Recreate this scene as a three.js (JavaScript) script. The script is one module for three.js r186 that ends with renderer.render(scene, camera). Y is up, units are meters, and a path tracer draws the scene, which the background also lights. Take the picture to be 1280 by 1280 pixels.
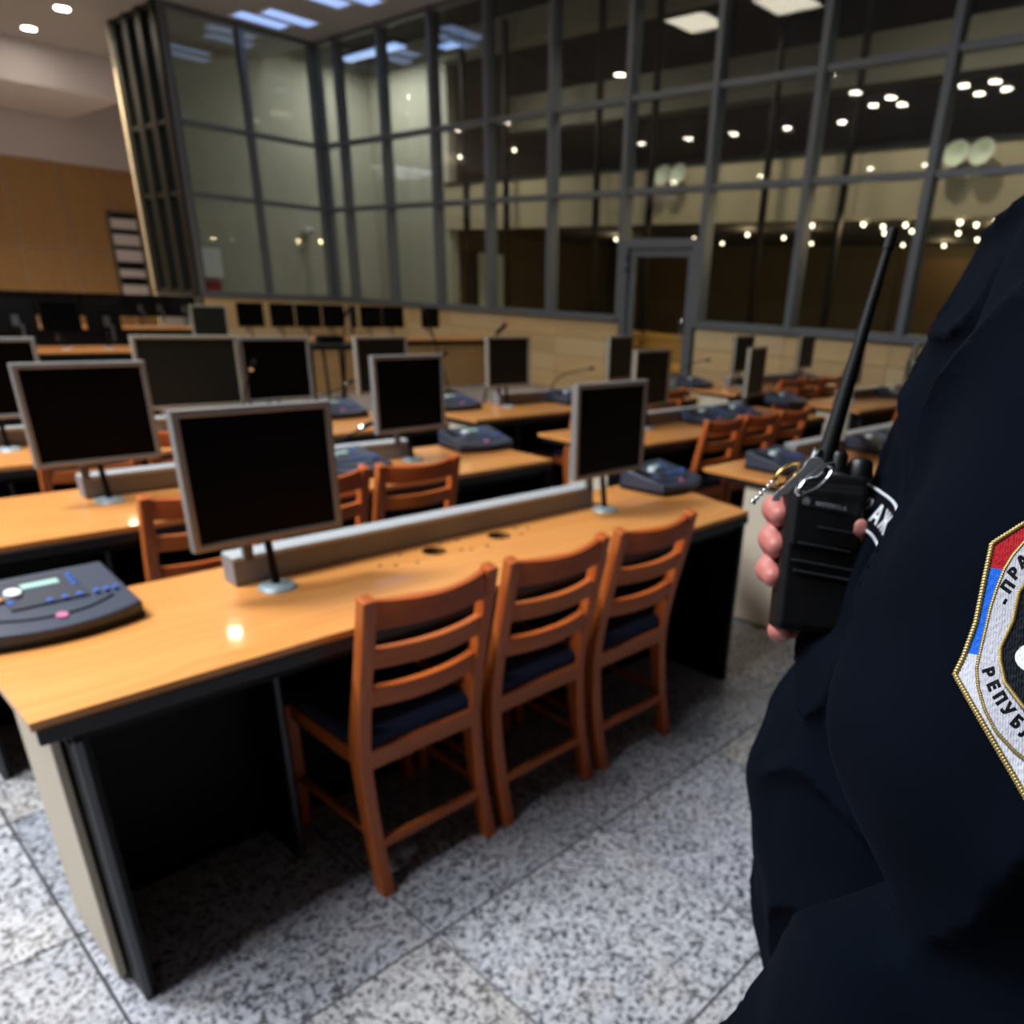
import * as THREE from 'three';
import { RoundedBoxGeometry } from 'three/addons/geometries/RoundedBoxGeometry.js';
import { mergeGeometries } from 'three/addons/utils/BufferGeometryUtils.js';
import { ImprovedNoise } from 'three/addons/math/ImprovedNoise.js';
import { RectAreaLightUniformsLib } from 'three/addons/lights/RectAreaLightUniformsLib.js';

// ---------------------------------------------------------------- camera, light, exposure
RectAreaLightUniformsLib.init();
const scene = new THREE.Scene();
scene.background = new THREE.Color(0x000000);
const renderer = new THREE.WebGLRenderer({ antialias: true });
renderer.toneMapping = THREE.LinearToneMapping;
renderer.toneMappingExposure = 1.06;
renderer.shadowMap.enabled = true;

// the lens looks past the frame's centre (the photograph is cropped off centre): principal point (752, 806), focal length 952 of 1280 px
const camera = new THREE.PerspectiveCamera(2 * Math.atan(806 / 952) * 180 / Math.PI, 1504 / 1612, 0.05, 120);
camera.setViewOffset(1504, 1612, 0, 0, 1280, 1280);
camera.rotation.order = 'YXZ';
camera.position.set(0, 1.5, 0);
camera.rotation.set(-0.4279, 0.7169, 0.05);
camera.focus = 0.3;
camera.userData.fStop = 8.5;
camera.updateMatrixWorld();
scene.add(camera);

const CEIL = 5.87, GZ = -10, GX = -17.2;          // ceiling height, right glass wall, far glass wall
const COOL = 0xc4dcff, WARM = 0xffdcb4;
const PANEL_POWER = 0.6, DOWN_POWER = 40, NEAR_POWER = 40;

// ---------------------------------------------------------------- helpers
let seed = 7;
const rnd = () => { seed = (seed * 1664525 + 1013904223) % 4294967296; return seed / 4294967296; };
const noise = new ImprovedNoise();
const V = (x, y, z) => new THREE.Vector3(x, y, z);
const taken = {};
function numbered(n) { taken[n] = (taken[n] ?? -1) + 1; return taken[n] ? n + '_' + String(taken[n]).padStart(3, '0') : n; }
function shade(o) { o.castShadow = true; o.receiveShadow = true; return o; }
function thing(name, label, category, pos = [0, 0, 0], turn = 0, group) {
  const o = new THREE.Group(); o.name = numbered(name); o.position.set(...pos); o.rotation.y = turn;
  o.userData = { label, category }; if (group) o.userData.group = group;
  scene.add(o); return o;
}
function part(parent, name, geo, m) { const o = shade(new THREE.Mesh(geo, m)); o.name = name; parent.add(o); return o; }
function struct(name, geo, m) { const o = geo ? shade(new THREE.Mesh(geo, m)) : new THREE.Group(); o.name = name; o.userData = { kind: 'structure' }; scene.add(o); return o; }
function copyOf(src, pos, turn, label, group) {
  const r = src.clone(); r.name = numbered(src.name.replace(/_\d{3}$/, '')); r.position.set(...pos); r.rotation.y = turn;
  r.userData = { ...src.userData, label }; if (group) r.userData.group = group;
  scene.add(r); return r;
}
const merge = (list) => mergeGeometries(list.map((g) => { const h = g.index ? g.toNonIndexed() : g; for (const k of Object.keys(h.attributes)) if (!['position', 'normal', 'uv'].includes(k)) h.deleteAttribute(k); return h; }));
// uv in metres from the dominant axis of each face; along = the axis the grain follows
function uvm(g, along = 'x', s = 1) {
  g = g.index ? g.toNonIndexed() : g; const p = g.attributes.position, uv = new Float32Array(p.count * 2);
  const a = V(), b = V(), c = V(), n = V();
  for (let i = 0; i < p.count; i += 3) {
    a.fromBufferAttribute(p, i); b.fromBufferAttribute(p, i + 1); c.fromBufferAttribute(p, i + 2);
    n.crossVectors(b.clone().sub(a), c.clone().sub(a)); const ax = Math.abs(n.x), ay = Math.abs(n.y), az = Math.abs(n.z);
    const t = ay >= ax && ay >= az ? ['x', 'z'] : ax >= az ? ['z', 'y'] : ['x', 'y'];
    if (t[1] === along) t.reverse();
    [a, b, c].forEach((v, k) => { uv[(i + k) * 2] = v[t[0]] * s; uv[(i + k) * 2 + 1] = v[t[1]] * s; });
  }
  g.setAttribute('uv', new THREE.BufferAttribute(uv, 2)); return g;
}
const box = (w, h, d, x = 0, y = 0, z = 0, along) => uvm(new THREE.BoxGeometry(w, h, d).translate(x, y, z), along);
const rbox = (w, h, d, x = 0, y = 0, z = 0, r = 0.003, along) => uvm(new RoundedBoxGeometry(w, h, d, 2, Math.min(r, w / 2.01, h / 2.01, d / 2.01)).translate(x, y, z), along);
const cyl = (r0, r1, h, x = 0, y = 0, z = 0, n = 20) => new THREE.CylinderGeometry(r0, r1, h, n).translate(x, y, z);
function rod(a, b, r0, r1 = r0, n = 10) {
  const d = b.clone().sub(a), g = new THREE.CylinderGeometry(r1, r0, d.length(), n);
  g.applyQuaternion(new THREE.Quaternion().setFromUnitVectors(V(0, 1, 0), d.clone().normalize())); const m = a.clone().add(b).multiplyScalar(0.5); return g.translate(m.x, m.y, m.z);
}
const tube = (pts, r, seg = 24, rad = 8, closed = false) => new THREE.TubeGeometry(new THREE.CatmullRomCurve3(pts, closed), seg, r, rad, closed);
function frameGeo(w, h, bw, d, r = 0.004) {        // picture-frame in the xy plane, depth along z
  const s = new THREE.Shape([[-w / 2, -h / 2], [w / 2, -h / 2], [w / 2, h / 2], [-w / 2, h / 2]].map((q) => new THREE.Vector2(...q)));
  const o = new THREE.Path([[-w / 2 + bw, -h / 2 + bw], [-w / 2 + bw, h / 2 - bw], [w / 2 - bw, h / 2 - bw], [w / 2 - bw, -h / 2 + bw]].map((q) => new THREE.Vector2(...q))); s.holes.push(o);
  return new THREE.ExtrudeGeometry(s, { depth: d, bevelEnabled: true, bevelSize: r, bevelThickness: r, bevelSegments: 2 }).translate(0, 0, -d / 2);
}

// ---------------------------------------------------------------- textures
function dataTex(n, f, srgb = true) {
  const d = new Uint8Array(n * n * 4);
  for (let j = 0; j < n; j++) for (let i = 0; i < n; i++) { const c = f(i / n, j / n); const k = (j * n + i) * 4; d[k] = c[0]; d[k + 1] = c[1]; d[k + 2] = c[2]; d[k + 3] = 255; }
  const t = new THREE.DataTexture(d, n, n); t.wrapS = t.wrapT = THREE.RepeatWrapping; t.magFilter = THREE.LinearFilter; t.minFilter = THREE.LinearMipmapLinearFilter; t.generateMipmaps = true;
  if (srgb) t.colorSpace = THREE.SRGBColorSpace; t.needsUpdate = true; return t;
}
// periodic value noise
function lattice(px, py, s) { const a = new Float32Array(px * py); let q = s; for (let i = 0; i < a.length; i++) { q = (q * 1664525 + 1013904223) % 4294967296; a[i] = q / 4294967296; } return (u, v) => {
  const x = u * px, y = v * py, i = Math.floor(x), j = Math.floor(y), fx = x - i, fy = y - j, sx = fx * fx * (3 - 2 * fx), sy = fy * fy * (3 - 2 * fy);
  const g = (a0, b0) => a[((b0 % py + py) % py) * px + ((a0 % px + px) % px)];
  return (g(i, j) * (1 - sx) + g(i + 1, j) * sx) * (1 - sy) + (g(i, j + 1) * (1 - sx) + g(i + 1, j + 1) * sx) * sy; }; }
const clamp = (x, a = 0, b = 1) => Math.max(a, Math.min(b, x));
const mixc = (a, b, t) => [0, 1, 2].map((k) => a[k] + (b[k] - a[k]) * t);
const g1 = lattice(64, 64, 11), g2 = lattice(110, 110, 23), g3 = lattice(230, 230, 5), g4 = lattice(9, 9, 77);
const graniteTex = dataTex(1024, (u, v) => {     // 1.25 m a side
  const w = u + 0.006 * g3(u, v), m = g2(w, v) * 0.55 + g1(u, v) * 0.25 + g3(u, v) * 0.3;
  let c = mixc([196, 196, 200], [160, 161, 166], clamp((g1(v, u) - 0.3) * 1.4));
  c = mixc(c, [226, 226, 226], clamp((g2(v, w) - 0.62) * 4) * 0.6);
  c = mixc(c, [66, 66, 70], clamp((m - 0.58) * 8) * 0.92);
  c = mixc(c, [196, 184, 170], clamp((g4(u, v) - 0.6) * 2) * 0.35);
  return c; });
function woodTex(light, dark, s) { const a = lattice(3, 60, s), b = lattice(5, 220, s + 1), c = lattice(4, 9, s + 2), d = lattice(40, 300, s + 3);
  return dataTex(512, (u, v) => { const t = a(u + 0.02 * c(u, v), v + 0.03 * c(v, u)) * 0.5 + b(u, v) * 0.25 + c(u, v) * 0.25; let k = mixc(light, dark, clamp((t - 0.25) * 1.5)); return mixc(k, dark, clamp((d(u, v) - 0.72) * 2) * 0.5); }); }
const deskTex = woodTex([230, 157, 84], [214, 137, 68], 31);
const chairTex = woodTex([196, 104, 46], [164, 76, 28], 47);
const wallTex = woodTex([206, 176, 130], [190, 156, 108], 59);
const creamTex = woodTex([214, 190, 146], [202, 176, 132], 83);
const weave = dataTex(256, (u, v) => { const x = u * 64, y = v * 64; const a = (Math.sin(x * Math.PI * 2) * 0.5 + 0.5) * (Math.floor(y) % 2 ? 1 : 0.6) + (Math.sin(y * Math.PI * 2) * 0.5 + 0.5) * 0.6; const rip = (Math.abs((v * 5) % 1 - 0.5) > 0.47 || Math.abs((u * 5) % 1 - 0.5) > 0.485) ? 0.9 : 0; const k = clamp(a * 0.4 + rip * 0.5) * 255; return [k, k, k]; }, false);

// ---------------------------------------------------------------- materials
const std = (color, roughness = 0.6, o = {}) => new THREE.MeshStandardMaterial({ color, roughness, ...o });
const M = {
  granite: std(0xf0f0f0, 0.32, { map: graniteTex }), grout: std(0x2c2c2e, 0.9),
  desk: new THREE.MeshPhysicalMaterial({ map: deskTex, roughness: 0.32, clearcoat: 0.45, clearcoatRoughness: 0.06 }),
  chair: std(0xffffff, 0.42, { map: chairTex }),
  black: new THREE.MeshPhysicalMaterial({ color: 0x060607, roughness: 0.5, specularIntensity: 0.4 }), blackMat: std(0x101012, 0.8), edge: std(0x1a1a1c, 0.45), beige: std(0xcdbfa8, 0.6), trim: std(0x5a5c60, 0.4, { metalness: 0.6 }),
  alu: std(0xb4b6ba, 0.42, { metalness: 0.55 }), aluTop: std(0xbcc0c2, 0.45, { metalness: 0.3 }), taupe: std(0x7f8083, 0.65), disc: std(0x9fb0b4, 0.4, { metalness: 0.3 }),
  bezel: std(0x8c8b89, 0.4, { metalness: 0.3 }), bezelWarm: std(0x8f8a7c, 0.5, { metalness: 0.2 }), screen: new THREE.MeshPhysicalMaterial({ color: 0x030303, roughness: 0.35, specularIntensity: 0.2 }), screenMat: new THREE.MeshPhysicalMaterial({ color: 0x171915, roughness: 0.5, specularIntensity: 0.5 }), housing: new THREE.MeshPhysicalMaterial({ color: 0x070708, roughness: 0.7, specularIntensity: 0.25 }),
  navy: std(0x101a38, 0.95), slate: std(0x343b4b, 0.42), keypad: std(0x2b303c, 0.45),
  lcd: std(0xa9cfc0, 0.3), white: std(0xe8ecf0, 0.5), blue: std(0x2f62b8, 0.5), pink: std(0xc76a92, 0.5), orange: std(0xd08a4a, 0.5), chrome: std(0xdfe2e6, 0.15, { metalness: 1 }), brass: std(0xb8935a, 0.25, { metalness: 1 }),
  mullion: std(0x6a7076, 0.45, { metalness: 0.25 }), rib: std(0x1d2120, 0.5, { metalness: 0.3 }), glass: new THREE.MeshPhysicalMaterial({ color: 0xf2f6f4, roughness: 0.02, transmission: 1, thickness: 0, ior: 1.52 }),
  cream: std(0xffffff, 0.6, { map: creamTex }), wood: std(0xcabba6, 0.6, { map: wallTex }), plaster: std(0xd2ced4, 0.85), ceiling: std(0xaaa8aa, 0.9), stone: std(0xada99a, 0.8), gap: std(0x3b3020, 0.9),
  fascia: std(0xb0a48a, 0.8), olive: std(0x4a4028, 0.8), dark: std(0x1a1917, 0.85), brown: std(0x5a4524, 0.7), darkWood: std(0x3c3024, 0.7), gfloor: std(0x4b453c, 0.7),
  red: std(0xa01c2c, 0.5), honey: std(0xd8a04a, 0.5), pale: std(0xc9d2c0, 0.7),
};
const tex = (t) => { const c = t.clone(); c.needsUpdate = true; return c; };
const chairMats = [M.chair, std(0xf2dcd0, 0.42, { map: chairTex }), std(0xfff4ea, 0.42, { map: chairTex })];
const graniteMats = [M.granite, std(0xe4e4e8, 0.32, { map: graniteTex }), std(0xeae6e0, 0.34, { map: graniteTex }), std(0xdadce0, 0.3, { map: graniteTex })];
const creamMats = [M.cream, std(0xf4ece0, 0.6, { map: creamTex }), std(0xfff6ea, 0.6, { map: creamTex })];

// ---------------------------------------------------------------- the room
{ // granite floor: tiles of 62 cm as far as their joints show, the slab's own surface beyond
  const P = 0.6225, x0 = 1.2447, z0 = 1.0253, NX = 14, NZ = 16;   // joints at x = -0.622k, z = -0.22 - 0.6225k
  const fl = struct('floor', uvm(new THREE.BoxGeometry(32, 0.2, 29).translate(-12, -0.118, -4.5)), M.granite);
  const xr = x0, xl = x0 - NX * P, zb = z0, zf = z0 - NZ * P;
  const tiles = [0, 1, 2, 3].map((k) => { const g = box(P - 0.007, 0.02, P - 0.007, 0, -0.01, 0); const uv = g.attributes.uv; for (let i = 0; i < uv.count; i++) uv.setXY(i, uv.getX(i) * 1.25 + k * 0.37, uv.getY(i) * 1.25 + k * 0.21); return g; });
  for (let i = 0; i < NX; i++) for (let j = 0; j < NZ; j++) { const t = part(fl, 'tile', tiles[(i * 7 + j * 3 + ((i * j) % 3)) % 4], graniteMats[(i * 5 + j * 11 + ((i * j) % 5)) % 4]); t.position.set(xr - (i + 0.5) * P, 0, zb - (j + 0.5) * P); t.rotation.y = ((i + 2 * j) % 4) * Math.PI / 2; }
  const bed = uvm(new THREE.BoxGeometry(NX * P, 0.004, NZ * P).translate((xr + xl) / 2, -0.0165, (zb + zf) / 2)); part(fl, 'grout_bed', bed, M.grout);
  // the rest of the floor, level with the tiles
  const rest = [[4, xr, -19, 10], [xr, xl, zb, 10], [xr, xl, -19, zf], [xl, -28, -19, 10]].map(([a, b, c, d]) => { const g = box(Math.abs(a - b), 0.02, d - c, (a + b) / 2, -0.01, (c + d) / 2); return g; });
  rest.forEach((g) => { const uv = g.attributes.uv; for (let i = 0; i < uv.count; i++) uv.setXY(i, uv.getX(i) * 0.8, uv.getY(i) * 0.8); part(fl, 'granite_field', g, M.granite); });
}
struct('ceiling', box(31, 0.2, 19.4, -12, CEIL + 0.1, -0.3), M.ceiling);
struct('wall_back', box(31, 6, 0.2, -12, 3, 9.4), M.darkWood);
struct('wall_side', box(0.2, 6, 20, 3.4, 3, -0.3), M.darkWood);
{ // far end wall: timber panels with plaster above, and the dropped bulkhead in front of it
  const w = struct('wall_far', box(0.2, 6, 20, -26.55, 3, -0.3), M.plaster);
  for (let k = 0; k < 16; k++) for (const [y0, y1] of [[0.02, 1.98], [2.0, 4.06]]) part(w, 'panel', rbox(0.03, y1 - y0, 1.18, -26.43, (y0 + y1) / 2, -9.4 + 1.2 * k, 0.006, 'y'), M.wood);
  struct('trim_1', merge([box(3.9, 0.12, 18.6, -24.4, 5.14, 1.2), box(0.12, 0.74, 18.6, -22.5, 5.5, 1.2)]), M.plaster);
  struct('trim_2', box(2.2, 0.8, 0.1, -21.4, 5.47, -8.1), M.plaster);
}
{ // low wall of cream boards under the right-hand glass, and the one under the far glass
  const lower = (name, along, from, to, at, skip) => {
    const w = struct(name, merge((skip ? [[from, skip[0]], [skip[1], to]] : [[from, to]]).map(([a, b]) => along === 'x' ? box(Math.abs(b - a), 1.15, 0.14, (a + b) / 2, 0.575, at - 0.04) : box(0.14, 1.15, Math.abs(b - a), at - 0.04, 0.575, (a + b) / 2))), M.gap);
    for (const [a, b] of skip ? [[from, skip[0]], [skip[1], to]] : [[from, to]]) { const n = Math.round(Math.abs(b - a) / 1.54), s = Math.abs(b - a) / n;
    for (let i = 0; i < n; i++) for (let j = 0; j < 4; j++) {
      const c = Math.min(a, b) + (i + 0.5) * s;
      const g = along === 'x' ? rbox(s - 0.006, 0.28, 0.03, c, 0.145 + j * 0.286, at + 0.045, 0.004, 'x') : rbox(0.03, 0.28, s - 0.006, at + 0.045, 0.145 + j * 0.286, c, 0.004, 'z');
      part(w, 'board', g, creamMats[(i * 2 + j) % 3]);
    } }
    return w;
  };
  lower('wall_right', 'x', -17.2, 3.3, GZ, [-8.66, -7.14]); // boards skip the door bay
  lower('wall_end', 'z', -10, -7.06, GX);
}
function glazing(name, along, at, stops, levels, m, skip, doorTop, mw = 0.05) {
  const w = struct(name);
  const put = (nm, lo, hi, y0, y1, d, off, mm, r = 0.006) => { const L = hi - lo, c = (lo + hi) / 2, h = y1 - y0, y = (y0 + y1) / 2; return part(w, nm, along === 'x' ? rbox(L, h, d, c, y, at + off, r) : rbox(d, h, L, at + off, y, c, r), mm); };
  stops.forEach((s, i) => put('mullion', s - mw, s + mw, 1.15, CEIL, 0.2, 0, m));
  for (let i = 0; i < stops.length - 1; i++) {
    const a = stops[i], b = stops[i + 1], isDoor = skip === i;
    levels.forEach((y, k) => { if (!(isDoor && k === 0)) put('transom', a + 0.05, b - 0.05, y - 0.04, y + 0.04, 0.14, 0, m); });
    for (let k = 0; k < levels.length - 1; k++) { const y0 = isDoor && k === 0 ? doorTop : levels[k]; put('pane', a + 0.05, b - 0.05, y0 + 0.04, levels[k + 1] - 0.04, 0.012, -0.02, M.glass, 0.001); }
  }
  put('sill', stops[0] - 0.05, skip === undefined ? stops.at(-1) : stops[skip], 1.15, 1.21, 0.26, 0.02, m);
  if (skip !== undefined) put('sill', stops[skip + 1], stops.at(-1), 1.15, 1.21, 0.26, 0.02, m);
  return w;
}
const LV = [1.21, 2.94, 4.1, CEIL - 0.04];
glazing('window_1', 'x', GZ, [-17.15, -16.35, -14.85, -13.3, -11.8, -10.25, -8.66, -7.14, -5.62, -4.07, -2.52, -0.97, 0.58, 2.13], LV, M.mullion, 6, 2.32);
glazing('window_2', 'z', GX, [-9.9, -8.46, -7.06], LV, M.mullion);
glazing('window_3', 'x', -7.06, [-19.25, -18.6, -17.95, -17.3], LV, M.rib, undefined, 0, 0.12);
{ // glazed door in the right-hand glass wall
  const d = struct('door_1');
  const x0 = -8.61, x1 = -7.19;
  part(d, 'door_frame', merge([box(0.1, 2.32, 0.18, x0 + 0.05, 1.16, GZ), box(0.1, 2.32, 0.18, x1 - 0.05, 1.16, GZ), box(x1 - x0 - 0.2, 0.12, 0.18, (x0 + x1) / 2, 2.26, GZ)]), M.mullion);
  const leaf = part(d, 'door_leaf', frameGeo(1.2, 2.16, 0.09, 0.04).translate((x0 + x1) / 2, 1.1, GZ), M.mullion);
  part(leaf, 'pane', box(1.02, 1.98, 0.012, (x0 + x1) / 2, 1.1, GZ), M.glass);
  part(d, 'handle', tube([V(x1 - 0.2, 0.95, GZ + 0.03), V(x1 - 0.2, 0.95, GZ + 0.09), V(x1 - 0.2, 1.25, GZ + 0.09), V(x1 - 0.2, 1.25, GZ + 0.03)], 0.012), M.chrome);
  part(d, 'hinge', merge([1.9, 2.05].map((y) => cyl(0.02, 0.02, 0.08, x0 + 0.11, y, GZ + 0.1))), M.black);
}
// ---------------------------------------------------------------- the gallery behind the glass
struct('wall_gallery_end', merge([box(0.2, 6.6, 5.7, -19.5, 3.3, -9.85), box(3.4, 6.6, 0.2, -18, 3.3, -12.7)]), M.stone);
struct('wall_recess', box(7, 6, 0.2, -23, 3, -10.1), M.plaster);
struct('wall_gallery_back', box(22, 6.8, 0.2, -6, 3.4, -18.1), M.olive);
struct('wall_gallery_side', merge([box(0.2, 6.8, 8, 4.1, 3.4, -14.1), box(0.2, 6.8, 5.4, -16.5, 3.4, -15.4)]), M.olive);
struct('beam_gallery', merge([box(20.3, 0.7, 0.4, -6.2, 5.3, -14.6), box(20.3, 0.5, 0.3, -6.2, 6.2, -12.6)]), M.stone);
struct('ceiling_gallery', box(25, 0.2, 8.2, -8.3, 6.6, -14), M.dark);
{
  const b = struct('balcony');
  part(b, 'slab', box(20.3, 0.3, 5.4, -6.2, 2.95, -15.3), M.dark);
  for (let k = 0; k < 8; k++) part(b, 'fascia_panel', rbox(2.52, 0.9, 0.1, -15.1 + 2.54 * k, 3.21, -12.55, 0.008, 'x'), M.fascia);
  part(b, 'parapet_cap', box(20.3, 0.05, 0.2, -6.2, 3.685, -12.57), M.rib);
  b.userData.kind = 'structure';
}
for (const px of [-15.29, -13.95, -11.38, -10.06, -7.67, -6.29, -3.2, -1.2, 0.9]) { const p = thing('gallery_post', 'slim dark steel post standing before the balcony, behind the glass', 'post', [px, 0, -12.25], 0, 'steel posts of the gallery'); part(p, 'shaft', rbox(0.07, 6.3, 0.12, 0, 3.15, 0), M.black); part(p, 'foot_plate', box(0.2, 0.02, 0.2, 0, 0.01, 0), M.rib); }
for (let k = 0; k < 7; k++) { const p = struct('wall_gallery_panel' + (k ? '_' + k : ''), rbox(2.3, 2.5, 0.06, -14 + 2.6 * k, 1.3, -17.9, 0.01), k % 3 === 0 ? M.brown : M.olive); }
{ const n = thing('lit_niche', 'pale lit panel on the back wall under the balcony', 'panel', [-16.1, 0, -13.6]); part(n, 'panel', rbox(0.1, 2.3, 0.9, 0, 1.2, 0, 0.01), M.pale); part(n, 'frame', frameGeo(1, 2.4, 0.06, 0.1).rotateY(Math.PI / 2).translate(0.03, 1.2, 0), M.rib); }
for (let k = 0; k < 3; k++) { // benches seen through the glazed door
  const b = thing('gallery_bench', ['yellow wooden bench with slatted back, first one behind the glazed door', 'yellow wooden bench with slatted back, second one behind the glazed door', 'yellow wooden bench with slatted back, third one behind the glazed door'][k], 'bench', [-8.9 - k * 0.3, 0, -10.95 - k * 0.45]);
  part(b, 'seat', rbox(3.4, 0.04, 0.4, 0, 0.42, -0.1), M.honey); for (let j = 0; j < 3; j++) part(b, 'slat', rbox(3.4, 0.1, 0.025, 0, 0.6 + 0.15 * j, 0.12), M.honey);
  for (const s of [-1.6, 0, 1.6]) part(b, 'leg', merge([box(0.05, 0.42, 0.36, s, 0.21, -0.1), box(0.05, 0.98, 0.04, s, 0.49, 0.1)]), M.brown);
}
{ const s = thing('fire_cabinet', 'red and white fire cabinet on the stone wall behind the far glass', 'cabinet', [-19.3, 0.2, -8.15], 0); part(s, 'cabinet_body', rbox(0.14, 0.42, 0.36, 0, 1.0, 0, 0.01), M.red); part(s, 'sign_plate', rbox(0.05, 0.6, 0.5, -0.02, 1.6, -0.05, 0.01), M.white); part(s, 'post_stand', box(0.08, 0.98, 0.08, 0, 0.31, 0), M.red); }
{ const s = thing('security_camera', 'small white camera on a thin pole behind the far glass', 'camera', [-19.3, 0, -10.61]); part(s, 'pole', cyl(0.02, 0.03, 2.55, 0, 1.275, 0), M.stone); part(s, 'camera_head', merge([rbox(0.22, 0.14, 0.16, 0.04, 2.62, 0, 0.03)]), M.white); part(s, 'lens', cyl(0.04, 0.04, 0.04, 0, 0, 0).rotateZ(Math.PI / 2).translate(0.16, 2.6, 0), M.black); }
{ const s = thing('vent_grille', 'tall grey louvred grille with dark slots in the timber wall', 'grille', [-26.39, 0, -8.95]); part(s, 'frame', frameGeo(0.78, 2.2, 0.05, 0.05).rotateY(Math.PI / 2).translate(0.02, 1.95, 0), M.trim); part(s, 'backing', box(0.02, 2.1, 0.7, 0.01, 1.95, 0), M.black); [1.05, 1.5, 1.95, 2.35, 2.75].forEach((y, i) => part(s, 'slat', rbox(0.03, [0.3, 0.2, 0.3, 0.28, 0.25][i], 0.68, 0.03, y, 0, 0.004), M.plaster)); }
for (const [x, l] of [[-4.56, 'pair of round pale loudspeakers on the balcony front near the last mullions'], [-9.66, 'pair of round pale loudspeakers on the balcony front above the glazed door']]) {
  const s = thing('loudspeaker_pair', l, 'loudspeaker', [x, 3.42, -12.5]); s.scale.setScalar(0.8);
  for (const d of [-1, 1]) { part(s, 'dish', new THREE.LatheGeometry([[0.02, 0], [0.1, 0.03], [0.2, 0.14], [0.215, 0.16], [0.2, 0.165], [0.09, 0.05], [0, 0.04]].map((q) => new THREE.Vector2(...q)), 24).rotateX(Math.PI / 2 - 0.3).translate(d * 0.21, 0.06, 0.12), M.pale); part(s, 'bracket', rod(V(d * 0.1, -0.2, 0), V(d * 0.21, 0.02, 0.14), 0.03), M.rib); }
}

// ---------------------------------------------------------------- lamps
const lampWarm = new THREE.MeshStandardMaterial({ color: 0xffffff, emissive: 0xffeed6, emissiveIntensity: 110 });
const lampCool = new THREE.MeshStandardMaterial({ color: 0xffffff, emissive: 0x8cb4ff, emissiveIntensity: 1.0 });
const lampPanelWarm = new THREE.MeshStandardMaterial({ color: 0xffffff, emissive: 0xfff2dc, emissiveIntensity: 5 });
const lampSmall = new THREE.MeshStandardMaterial({ color: 0xffffff, emissive: 0xffe9c8, emissiveIntensity: 7 });
const ringGeo = new THREE.LatheGeometry([[0.11, 0.0], [0.15, 0.0], [0.155, -0.012], [0.15, -0.018], [0.115, -0.012], [0.11, 0]].map((q) => new THREE.Vector2(...q)), 28), lensGeo = cyl(0.112, 0.112, 0.008, 0, -0.005, 0, 28);
function downlight(x, z, group, label, lit, power = DOWN_POWER) {
  const d = thing('downlight', label, 'ceiling light', [x, CEIL, z], 0, group);
  part(d, 'ring', ringGeo, M.white); part(d, 'lamp_lens', lensGeo, lampWarm);
  if (lit) { const s = new THREE.SpotLight(WARM, power, 0, 1.0, 0.7, 2); s.position.set(0, -0.03, 0); s.target.position.set(0, -3, 0); s.castShadow = true; s.shadow.radius = 5; s.name = 'downlight_lamp'; d.add(s, s.target); }
}
const DL = 'round warm downlight set into the grey ceiling';
[-21.4, -19.3, -13.3].forEach((x, i) => downlight(x, i === 2 ? -5.1 : -6.2, 'ceiling downlights', DL, true, i === 2 ? 30 : 110));
[-21.8, -19.5, -9.5].forEach((x) => downlight(x, -2.9, 'ceiling downlights', DL, true, x > -15 ? 15 : DOWN_POWER));
[-25.7, -23.06, -18, -16.2, -14.6, -12.9, -11.3].forEach((x, i) => downlight(x, 1.3, 'ceiling downlights', DL, i % 2 === 0));
[-22.1, -20, -18, -13.7, -11.8].forEach((x) => downlight(x, 8.3, 'ceiling downlights', DL, false));
[[-9.86, -0.02], [-9.26, 0.2], [-9.24, -0.5], [-9.7, -1.3], [-7.49, 0.05], [-7.55, -0.74], [-6.9, -0.06], [-6.92, -0.76]].forEach(([x, z]) => downlight(x, z, 'ceiling downlights', DL, false));
function panelLight(x, z, w, d, m, col, power, label, group) {
  const p = thing('ceiling_panel_light', label, 'ceiling light', [x, CEIL, z], 0, group);
  part(p, 'frame', frameGeo(w, d, 0.04, 0.03).rotateX(Math.PI / 2).translate(0, -0.01, 0), M.white);
  part(p, 'light_diffuser', box(w - 0.08, 0.01, d - 0.08, 0, -0.006, 0), m);
  if (power) { const l = new THREE.RectAreaLight(col, power, w - 0.08, d - 0.08); l.position.set(0, -0.03, 0); l.rotation.x = -Math.PI / 2; l.name = 'panel_lamp'; p.add(l); }
}
for (let k = 0; k < 2; k++) for (const dx of [-0.3, 0.3]) panelLight(-16.3 + 2.1 * k + dx, -8.75 + (dx > 0 ? -0.12 : 0.12), 0.52, 1.0, lampCool, COOL, PANEL_POWER, 'cool bluish light panel of the pairs along the glass wall', 'bluish panel lights');
for (let k = 0; k < 2; k++) panelLight(-9.9 + 1.75 * k, -7, 0.9, 0.9, lampPanelWarm, 0xfff0d8, 3, 'square warm-white light panel in the grey ceiling', 'square panel lights');
// the bright bluish ceiling fields above the aisle where the guard stands
for (const [x, z] of [[-4.2, 1.9], [-2.0, 2.3], [-3.8, 0.9]]) panelLight(x, z, 1.6, 1.6, lampCool, 0xeef4fa, NEAR_POWER, 'large bluish light field in the ceiling above the guard', 'large light fields');
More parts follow.
